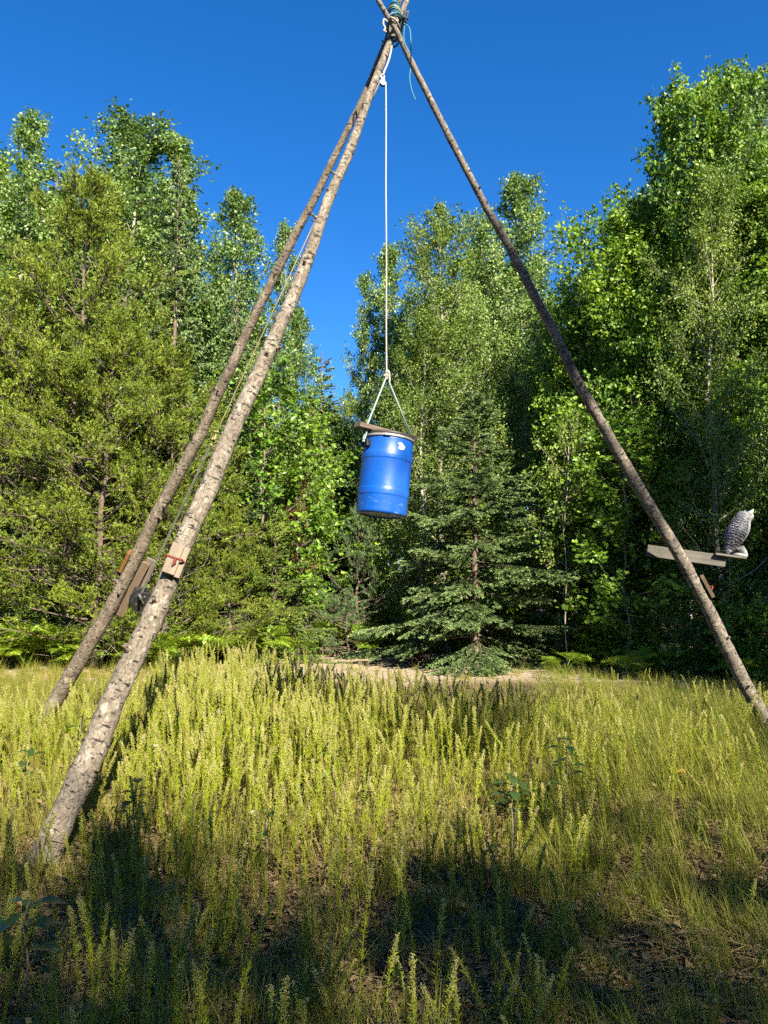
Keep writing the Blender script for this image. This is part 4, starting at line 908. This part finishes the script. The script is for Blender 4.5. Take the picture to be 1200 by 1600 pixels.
# hoist rope: pulley -> bridle knot
mb = MB(); p0 = PY + u_ * 0.026 if (PY + u_ * 0.026)[0] > PY[0] else PY - u_ * 0.026
top_ = [PY + (u_ * math.cos(q) + v_ * math.sin(q)) * 0.027 for q in np.linspace(0, math.pi, 9)]
if top_[0][0] < top_[-1][0]: top_ = top_[::-1]
if top_[4][2] < PY[2]: top_ = [2 * PY - q for q in top_][::-1]
sag = np.array([[0.0015 * math.sin(k), 0, 0] for k in range(14)])
down = np.linspace(top_[0], KN, 14) + sag
mb.tube(np.concatenate([down[::-1], np.array(top_[1:])]), 0.0062, 7)
hoist = link('hoist_rope', mb.data('hoist_rope', M['rope'], True)); tag(hoist, 'white hoist rope hanging from the pulley down to the barrel', 'rope')
# haul line: pulley -> strap -> winch
WP = wc + np.array([0.0, 0, 0.06]); mid = np.linspace(top_[-1], WP, 101); rel = mid - CAM; ym = 800 - F_PX * (rel @ _up) / (rel @ _fw)
im = int(np.argmin(np.abs(ym - 697))); J = mid[im]; i2 = int(np.argmin(np.abs(ym - 470))); J2 = mid[i2]
mb = MB(); mb.tube(np.linspace(top_[-1], J2, 20), 0.006, 7); hl = link('haul_line', mb.data('haul_line', M['rope'], True))
tag(hl, 'slanting haul line running behind the near pole from pulley to winch', 'rope')
mb = MB(); mb.tube(np.linspace(J2, J, 16), 0.0062, 7); o = link('yellowed_length', mb.data('yellowed_length', M['rope_yellow'], True)); o.parent = hl; o['label'] = 'yellowed lower length of the haul line'
mb = MB(); dj = norm(J2 - J)
for k in range(4): mb.tube(catmull(J + dj * (0.02 + 0.05 * k) + rg.normal(size=(5, 3)) * 0.012, 5), 0.009, 6)
o = link('knot', mb.data('knot', M['rope_yellow'], True)); o.parent = hl
mb = MB(); ln = np.linalg.norm(WP - J); tdir = norm(WP - J); wd_ = norm(np.cross(tdir, [0, 1.0, 0])); mb.box((J + WP) / 2, (ln, 0.024, 0.004), np.stack([tdir, wd_, np.cross(tdir, wd_)], 1)); o = link('strap', mb.data('strap', M['strap'])); o.parent = hl; o['label'] = 'grey webbing strap running onto the winch'

# ------------------------------------------------------------------ barrel
bar = empty('storage_barrel'); bar.matrix_world = Matrix(np.vstack([np.hstack([RB, B0[:, None]]), [0, 0, 0, 1]]).tolist())
tag(bar, 'blue plastic barrel with clamp lid hanging from the rope in mid air', 'barrel')
h = BH; r = BR
def bpart(nm, mb, mat, smooth=True, parent=bar, label=None, weld=False):
    o = link(nm, mb.data(nm, M[mat], smooth, weld)); o.parent = parent
    if label: o['label'] = label
    return o
prof = [(0.0, 0.012), (r * 0.80, 0.012), (r * 0.86, 0.0), (r * 0.93, 0.002), (r * 0.975, 0.012), (r * 0.985, 0.03), (r * 0.985, h * 0.225), (r * 0.99, h * 0.232), (r * 1.008, h * 0.243), (r * 1.010, h * 0.30), (r * 1.006, h * 0.315), (r * 0.99, h * 0.322),
        (r * 0.985, h * 0.335), (r * 0.985, h * 0.685), (r * 0.99, h * 0.692), (r * 1.008, h * 0.703), (r * 1.010, h * 0.758), (r * 1.004, h * 0.772), (r * 0.982, h * 0.785), (r * 0.972, h * 0.80), (r * 0.965, h * 0.945), (r * 0.97, h * 0.965), (r * 0.90, h * 0.97)]
mb = MB(); mb.lathe(prof, 64); bo = bpart('body', mb, 'barrel')
md = bo.modifiers.new('bevel', 'BEVEL'); md.width = 0.002; md.segments = 2; md.limit_method = 'ANGLE'; md.angle_limit = R(25)
mb = MB(); mb.lathe([(r * 0.93, h * 0.966), (r * 0.985, h * 0.966), (r * 1.012, h * 0.970), (r * 1.018, h * 0.983), (r * 1.012, h * 0.996), (r * 0.985, h * 1.0), (r * 0.95, h * 1.0)], 64); ring_ = bpart('clamp_ring', mb, 'ring')
mb = MB(); mb.box((-math.cos(0.9) * r * 1.03, -math.sin(0.9) * r * 1.03, h * 0.983), (0.05, 0.012, 0.018), np.array([[math.sin(0.9), -math.cos(0.9), 0], [-math.cos(0.9) * -1, math.sin(0.9), 0], [0, 0, 1]]).T, bev=0.003); bpart('latch', mb, 'ring', False, ring_)
mb = MB(); mb.lathe([(r * 0.965, h * 0.998), (r * 0.985, h * 1.004), (r * 0.99, h * 1.030), (r * 0.975, h * 1.040), (r * 0.90, h * 1.040), (r * 0.87, h * 1.028), (0.0, h * 1.028)], 64); bpart('lid', mb, 'lidm')
for sg in (-1, 1):                                            # carrying handles on both sides
    hn = empty('handle', (sg * r * 0.97, 0, h * 0.865)); hn.parent = bar
    mb = MB(); mb.box((sg * 0.012, 0, 0), (0.028, 0.085, 0.040), bev=0.006)
    mb.box((sg * 0.020, 0.035, 0.002), (0.03, 0.022, 0.05), bev=0.005); mb.box((sg * 0.020, -0.035, 0.002), (0.03, 0.022, 0.05), bev=0.005); bpart('bracket', mb, 'black', False, hn)
    a = np.linspace(0, math.pi, 13); arc = np.stack([sg * (0.022 + 0.012 * np.sin(a)), 0.040 * np.cos(a), -0.016 + 0.046 * np.sin(a)], 1)
    mb = MB(); mb.tube(arc, 0.008, 8); bpart('grip', mb, 'black', True, hn)
# torn white sticker: sits on the shell, turned to the viewer's right
camdir = RB.T @ norm(CAM - B0); a_v = math.atan2(camdir[1], camdir[0]); a_s = a_v + R(31) * (1 if (RB @ np.array([math.cos(a_v + 0.3), math.sin(a_v + 0.3), 0]))[0] > (RB @ np.array([math.cos(a_v), math.sin(a_v), 0]))[0] else -1)
sgn = 1 if a_s > a_v else -1
poly = [(-0.030, -0.022), (-0.012, -0.026), (0.014, -0.025), (0.026, -0.020), (0.028, -0.010), (0.036, -0.004), (0.033, 0.006), (0.020, 0.012), (0.013, 0.020), (0.006, 0.022), (0.002, 0.030), (-0.014, 0.029), (-0.030, 0.026), (-0.032, 0.016), (-0.020, 0.010), (-0.018, 0.000), (-0.027, -0.010)]
mb = MB(); Rr = r * 0.9715 + 0.0015
def onb(q): a = a_s + sgn * q[0] / Rr; return [Rr * math.cos(a), Rr * math.sin(a), h * 0.858 + q[1]]
V = np.array([onb((0.0, 0.0))] + [onb(q) for q in poly]); nP = len(poly)
mb.mesh(V, [[0, 1 + k, 1 + (k + 1) % nP] for k in range(nP)]); st = bpart('sticker', mb, 'sticker', True); st['label'] = 'torn white sticker near the rim'
# plank on the lid
pc = B0 + RB @ np.array([-0.035, 0, h * 1.040 + 0.021])
plank = empty('wooden_plank', pc.tolist()); plank.matrix_world = Matrix(np.vstack([np.hstack([RB, pc[:, None]]), [0, 0, 0, 1]]).tolist())
PLK = 0.56; mb = MB(); mb.box((0, 0, 0), (PLK, 0.095, 0.038), bev=0.003); o = link('plank_body', mb.data('plank_body', M['wood_weathered'])); o.parent = plank
tag(plank, 'weathered wooden plank lying across the lid of the hanging barrel', 'plank')
# bridle
def Wb(q): return B0 + RB @ np.array(q)
ztop = h * 1.040 + 0.040; xh = r + 0.018
L1, R1 = Wb((-xh, 0.0, ztop)), Wb((xh, 0.0, ztop))
mb = MB(); mb.tube(np.concatenate([np.linspace(L1, KN, 12), np.linspace(KN, R1, 12)[1:]]), 0.0075, 7)
br = link('rope_bridle', mb.data('rope_bridle', M['rope_teal'], True)); tag(br, 'pale teal rope bridle forming an upside down V above the barrel', 'rope')
for sg in (-1, 1):
    for dy in (-0.010, 0.012):
        mb = MB(); mb.tube(catmull([Wb((sg * xh, dy * 0.3, ztop + 0.006)), Wb((sg * (xh + 0.002), dy, h * 1.04 - 0.004)), Wb((sg * (xh + 0.012), dy, h * 0.93)), Wb((sg * (xh + 0.016), dy * 0.6, h * 0.88))], 6), 0.0065, 6)
        o = link('handle_loop', mb.data('handle_loop', M['rope_teal'], True)); o.parent = br
mb = MB()
for k in range(5): mb.tube(catmull(KN + np.array([0, 0, 0.012 * k - 0.01]) + rg.normal(size=(5, 3)) * np.array([0.008, 0.008, 0.012]), 5), 0.008, 6)
mb.tube(catmull([KN + [0.008, 0, 0.05], KN + [0.02, -0.01, 0.03], KN + [0.024, -0.012, -0.03], KN + [0.022, -0.01, -0.055]], 5), 0.008, 6)
o = link('knot', mb.data('knot', M['rope'], True)); o.parent = br

# ------------------------------------------------------------------ owl decoy
def owl_mat():
    m = NT('owl_paint'); o = m.attr('bark', 'Vector'); x = m.n('ShaderNodeSeparateXYZ'); m.l(o, x.inputs[0])
    wv = m.noise(o, 30, 4, 0.6)
    ph = m.math('ADD', m.math('MULTIPLY', x.outputs[2], 210.0), m.math('ADD', m.math('MULTIPLY', wv, 16.0), m.math('MULTIPLY', x.outputs[0], 90.0)))
    bars = m.ramp(m.math('ADD', m.math('MULTIPLY', m.math('SINE', ph), 0.5), 0.5), [(0.08, (0,) * 3), (0.30, (1,) * 3)])
    back = m.ramp(m.math('ADD', m.math('SUBTRACT', m.math('MULTIPLY', x.outputs[0], 4.0), m.math('MULTIPLY', x.outputs[2], 0.9)), 0.5), [(0.40, (1,) * 3), (0.50, (0,) * 3)])
    lowr = m.ramp(m.math('MULTIPLY', x.outputs[2], 2.0), [(0.72, (1,) * 3), (0.84, (0.6,) * 3)])
    f = m.math('MULTIPLY', m.math('MULTIPLY', bars, back), lowr)
    spot = m.ramp(m.noise(o, 55, 3, 0.5), [(0.56, (0,) * 3), (0.62, (0.55,) * 3)])
    c = m.mix(f, (0.235, 0.245, 0.265), (0.016, 0.016, 0.022)); c = m.mix(m.math('MULTIPLY', spot, back), c, (0.06, 0.06, 0.08))
    return m.done(m.bsdf(c, 0.55, m.bump(m.math('ADD', wv, m.math('MULTIPLY', bars, 0.3)), 0.5, 0.006), spec=0.35))
M['owl'] = owl_mat()
M['owl_plain'] = plain('owl_white', (0.276, 0.282, 0.288), 0.55)
OW = PAD + up_ * 0.012 + tx_ * 0.02
owl = empty('owl_decoy', OW.tolist()); owl.rotation_euler = (0, R(9), R(14)); owl.scale = (1.1, 1.1, 1.0); tag(owl, 'black and white barred owl decoy on the board of the right pole', 'owl decoy')
secs = [(0.020, -0.060, 0.018, 0.020), (0.055, -0.052, 0.038, 0.038), (0.10, -0.036, 0.062, 0.060), (0.15, -0.018, 0.082, 0.080), (0.21, 0.000, 0.098, 0.095), (0.265, 0.014, 0.103, 0.100), (0.315, 0.028, 0.096, 0.095), (0.350, 0.042, 0.082, 0.084),
        (0.375, 0.053, 0.075, 0.078), (0.405, 0.064, 0.077, 0.081), (0.435, 0.070, 0.073, 0.077), (0.460, 0.070, 0.059, 0.062), (0.476, 0.067, 0.036, 0.038), (0.482, 0.066, 0.006, 0.006)]
SG = 40; a = np.arange(SG) * 2 * math.pi / SG; sec = np.array(secs); sp_ = np.linspace(0, 1, len(sec)); q = np.linspace(0, 1, 46); sec = np.stack([np.interp(q, sp_, sec[:, k]) for k in range(4)], 1)
for _ in range(3): sec[1:-1] = 0.25 * sec[:-2] + 0.5 * sec[1:-1] + 0.25 * sec[2:]
V = np.stack([sec[:, 1:2] + sec[:, 2:3] * np.cos(a), sec[:, 3:4] * np.sin(a), np.repeat(sec[:, 0:1], SG, 1)], -1)
wing = np.exp(-((np.abs(np.sin(a)) - 0.9) / 0.25) ** 2)[None] * np.exp(-((sec[:, 0:1] - 0.21) / 0.09) ** 2) * 0.010      # folded wings stand a little proud
V[..., 1] += np.sign(np.sin(a))[None] * wing
dsk = np.exp(-((sec[:, 0:1] - 0.415) / 0.03) ** 2) * np.exp(-((a[None] - math.pi) / 1.0) ** 2 * 0) * (np.cos(a) > 0.6)[None] * 0.010; V[..., 0] -= dsk
nr = len(sec); i = np.arange(nr - 1)[:, None] * SG; j = np.arange(SG)[None]; j2 = (j + 1) % SG
mb = MB(); Vf = V.reshape(-1, 3); mb.mesh(Vf, np.stack([i + j, i + j2, i + SG + j2, i + SG + j], -1).reshape(-1, 4), bark=Vf); mb.mesh(V[0], np.arange(SG)[None, ::-1], bark=V[0]); mb.mesh(V[-1], np.arange(SG)[None], bark=V[-1])
link('body', mb.data('owl_body', M['owl'], True, True)).parent = owl
def opart(nm, mb, mat, smooth=True): o = link(nm, mb.data(nm, M[mat], smooth)); o.parent = owl; return o
for sg in (-1, 1):
    mb = MB(); mb.tube(np.array([[0.092, sg * 0.046, 0.455], [0.108, sg * 0.054, 0.480], [0.122, sg * 0.058, 0.507]]), [0.026, 0.017, 0.005], 9); opart('ear_tuft', mb, 'owl_plain')
    mb = MB(); cc = np.array([0.128, sg * 0.036, 0.424]); n_ = norm(np.array([1.0, sg * 0.55, 0])); uu = norm(np.cross(n_, [0, 0, 1.0])); vv = np.cross(n_, uu)
    disc(mb, cc, n_, uu, vv, 0.036, 0.016, 20); opart('face_disc', mb, 'owl_plain')
    mb = MB(); disc(mb, cc + n_ * 0.009, n_, uu, vv, 0.013, 0.008, 16); opart('eye', mb, 'black')
    mb = MB(); mb.tube(np.array([[0.10, sg * 0.03, 0.02], [0.075, sg * 0.035, 0.05], [0.03, sg * 0.04, 0.09]]), [0.024, 0.030, 0.034], 10); opart('foot', mb, 'owl_plain')
mb = MB(); mb.tube(np.array([[0.135, 0, 0.425], [0.155, 0, 0.412], [0.158, 0, 0.392]]), [0.012, 0.010, 0.002], 8); opart('beak', mb, 'black')
mb = MB(); mb.tube(np.array([[-0.03, 0, 0.10], [-0.065, 0, 0.05], [-0.085, 0, 0.012]]), [0.05, 0.036, 0.022], 10); opart('tail', mb, 'owl')
mb = MB(); mb.lathe([(0.0, 0.0), (0.062, 0.0), (0.070, 0.008), (0.066, 0.022), (0.050, 0.034), (0.0, 0.036)], 28); st = opart('stand', mb, 'owl_plain'); st.location = (0.06, 0, 0)

# ------------------------------------------------------------------ broad leaved plants, flowers, root
def broad_plant(label, px, py, hgt, n, lsize, rz, mat='broad', zoff=0.0, spread=1.0, name='broad_leaved_plant', cat='plant'):
    g = ground_at(px, py); x, y = g[0], g[1]; rg = np.random.default_rng(int(px * 7 + py)); r = empty(name, (x, y, float(hz(x, y)))); r.rotation_euler = (0, 0, rz)
    sp = np.array([[0, 0, 0], [0.02, 0.01, hgt * 0.4], [0.0, 0.0, hgt * 0.75], [0.02, 0.0, hgt]]); mb = MB(); mb.tube(catmull(sp, 5), np.linspace(0.006, 0.003, 16), 6, 0.3)
    link('stem', mb.data('plant_stem', M['bark_maple'], True)).parent = r
    for k in range(n):
        u = 0.45 + 0.55 * (k + 0.5) / n; p = interp(sp, np.array(u)); az = k * 2.4 + rg.normal() * 0.4; el = rg.uniform(-0.25, 0.45); d = np.array([math.cos(az) * math.cos(el), math.sin(az) * math.cos(el), math.sin(el)])
        L = lsize * rg.uniform(0.7, 1.15); s_ = norm(np.cross(d, [0, 0, 1.0])); nn = np.cross(s_, d); st_ = p + d * 0.03 * spread; V = [st_]; W = [0.0, 0.26, 0.32, 0.26, 0.13, 0.0]; rows = []
        for q, wv in zip(np.linspace(0, 1, 6), W):
            cen = st_ + d * L * q - np.array([0, 0, 1.0]) * L * 0.22 * q ** 2; rows.append([cen - s_ * wv * L + nn * wv * L * 0.25, cen, cen + s_ * wv * L + nn * wv * L * 0.25])
        V = np.array(rows).reshape(-1, 3); F = []
        for q in range(5):
            for e in (0, 1): F.append([q * 3 + e, q * 3 + e + 1, q * 3 + 4 + e, q * 3 + 3 + e])
        mb = MB(); mb.mesh(V, F, rg.uniform(0.2, 0.8)); mb.tube(np.array([p, st_]), 0.002, 4, 0.4, cap=False); o = link('leaf', mb.data('leaf', M[mat], True)); o.parent = r
    return tag(r, label, cat)
broad_plant('dark leaved sapling in the weeds at the foot of the near pole', 205, 1360, 0.55, 12, 0.085, 0.3)
broad_plant('spindly plant with a few oval leaves at the left edge', 38, 1290, 0.56, 8, 0.085, 1.0)
broad_plant('small leafy shoot at the left side of the near pole', 122, 1235, 0.62, 9, 0.09, 2.0)
broad_plant('dark broad leaved plant low in the grass right of centre', 800, 1345, 0.52, 13, 0.11, 0.6)
broad_plant('upright dark leaved shoot beside the grass right of centre', 890, 1320, 0.70, 12, 0.10, 2.2)
broad_plant('large heart leaved plant in the shade of the bottom left corner', 30, 1590, 0.42, 10, 0.13, 0.0)
broad_plant('low bright leaved herb among the weeds left of centre', 415, 1370, 0.42, 13, 0.07, 0.9, 'shrub')
broad_plant('leafy green plant in the shadow right of the near pole', 250, 1150, 0.85, 16, 0.09, 0.9, 'shrub')
broad_plant('green plant with round leaves below the barrel among the weeds', 520, 1285, 0.55, 12, 0.08, 0.4, 'shrub')
def umbel(label, px, py, D, rad=0.045):
    top = at(px, py, D); rg = np.random.default_rng(int(px)); x, y = top[0], top[1]; z0 = float(hz(x, y)); r = empty('wild_carrot', (x, y, z0)); H = top[2] - z0
    mb = MB(); mb.tube(np.array([[0, 0, 0], [0.01, 0, H * 0.5], [0, 0, H - 0.04]]), [0.004, 0.003, 0.0025], 5)
    P = []
    for k in range(34):
        q = math.sqrt((k + 0.5) / 34) * rad; a = k * 2.4; e = np.array([q * math.cos(a), q * math.sin(a), H - 0.004 * (q / rad) ** 2]); mb.tube(np.array([[0, 0, H - 0.04], e]), 0.0008, 3, cap=False); P.append(e)
    link('stem', mb.data('umbel_stem', M['weed'], True)).parent = r; P = np.repeat(np.array(P), 7, 0) + rg.normal(size=(238, 3)) * np.array([0.004, 0.004, 0.002])
    mb = MB(); leaves(mb, rg, P, rg.normal(size=(238, 3)) * [1, 1, 0.2], 0.007, 0.9, 2.0); link('flower_head', mb.data('flower_head', M['white'])).parent = r
    return tag(r, label, 'flower')
umbel('larger white wild carrot flower head among the weeds right of the near pole', 341, 1112, 7.2, 0.05)
umbel('smaller white wild carrot flower beside the near pole', 242, 1164, 6.3, 0.032)
umbel('tiny white wild carrot flower at the middle of the weeds', 397, 1268, 5.2, 0.022)
for k, (px, py, D, lab) in enumerate(((1120, 1190, 6.6, 'goldenrod with the brightest yellow spray in the grass at the right'), (1057, 1207, 6.3, 'small goldenrod spray left of the brightest one'), (1140, 1186, 7.0, 'pale goldenrod spray nearest the right edge'))):
    top = at(px, py, D); x, y = top[0], top[1]; z0 = float(hz(x, y)); H = top[2] - z0; rg = np.random.default_rng(k); r = empty('goldenrod', (x, y, z0)); mb = MB(); sp = np.array([[0, 0, 0], [0.01, 0, H * .5], [0.0, 0, H * .85], [0.03, 0, H]]); mb.tube(catmull(sp, 4), np.linspace(.004, .002, 13), 5)
    nl = 60; u = rg.uniform(0.1, 0.85, nl); az = rg.uniform(0, 6.28, nl); leaves(mb, rg, interp(sp, u), np.stack([np.cos(az), np.sin(az), 0.5 + 0 * az], 1), 0.08, 0.2, 0.4)
    link('stem', mb.data('goldenrod_stem', M['shrub'], True)).parent = r
    P = []
    for b in range(16):
        a = b * 2.4; u = 0.86 + 0.14 * b / 16; p = interp(sp, np.array(u)); l = 0.07 * (1.1 - b / 18); P.append(p + np.array([math.cos(a), math.sin(a), 0.5]) * l * rg.random((14, 1)) + rg.normal(size=(14, 3)) * 0.004)
    P = np.concatenate(P); mb = MB(); leaves(mb, rg, P, rg.normal(size=P.shape), 0.010, 0.8, 0.6); link('flower_spray', mb.data('flower_spray', M['yellow'])).parent = r
    tag(r, lab, 'flower')
# upturned reddish root at the far side of the track
g = at(636, 1003, 19.3); x, y = g[0], g[1]; rg = np.random.default_rng(4); r = empty('upturned_root', (x, y, float(hz(x, y)))); 
mb = MB(); mb.tube(catmull([[-0.28, 0, -0.05], [-0.12, 0, 0.14], [0.08, 0.02, 0.20], [0.28, 0, 0.10], [0.34, 0, -0.05]], 6), np.interp(np.arange(25), [0, 12, 24], [0.05, 0.10, 0.06]), 9); link('root_crown', mb.data('root_crown', M['rust'], True)).parent = r
for k in range(20):
    a0 = np.array([rg.uniform(-0.25, 0.3), rg.uniform(-0.05, 0.05), rg.uniform(0.08, 0.22)]); d = norm(np.array([rg.normal(), -0.4 + 0.5 * rg.normal(), 0.5 + rg.normal() * 0.7])); p = [a0]
    for q in range(5): d = norm(d + rg.normal(size=3) * 0.45 - np.array([0, 0, 0.12 * q])); p.append(p[-1] + d * 0.07)
    mb = MB(); mb.tube(catmull(p, 4), np.linspace(0.028, 0.006, 21), 6); link('root', mb.data('root', M['rust'], True)).parent = r
tag(r, 'reddish brown upturned root at the far side of the sandy track', 'root')
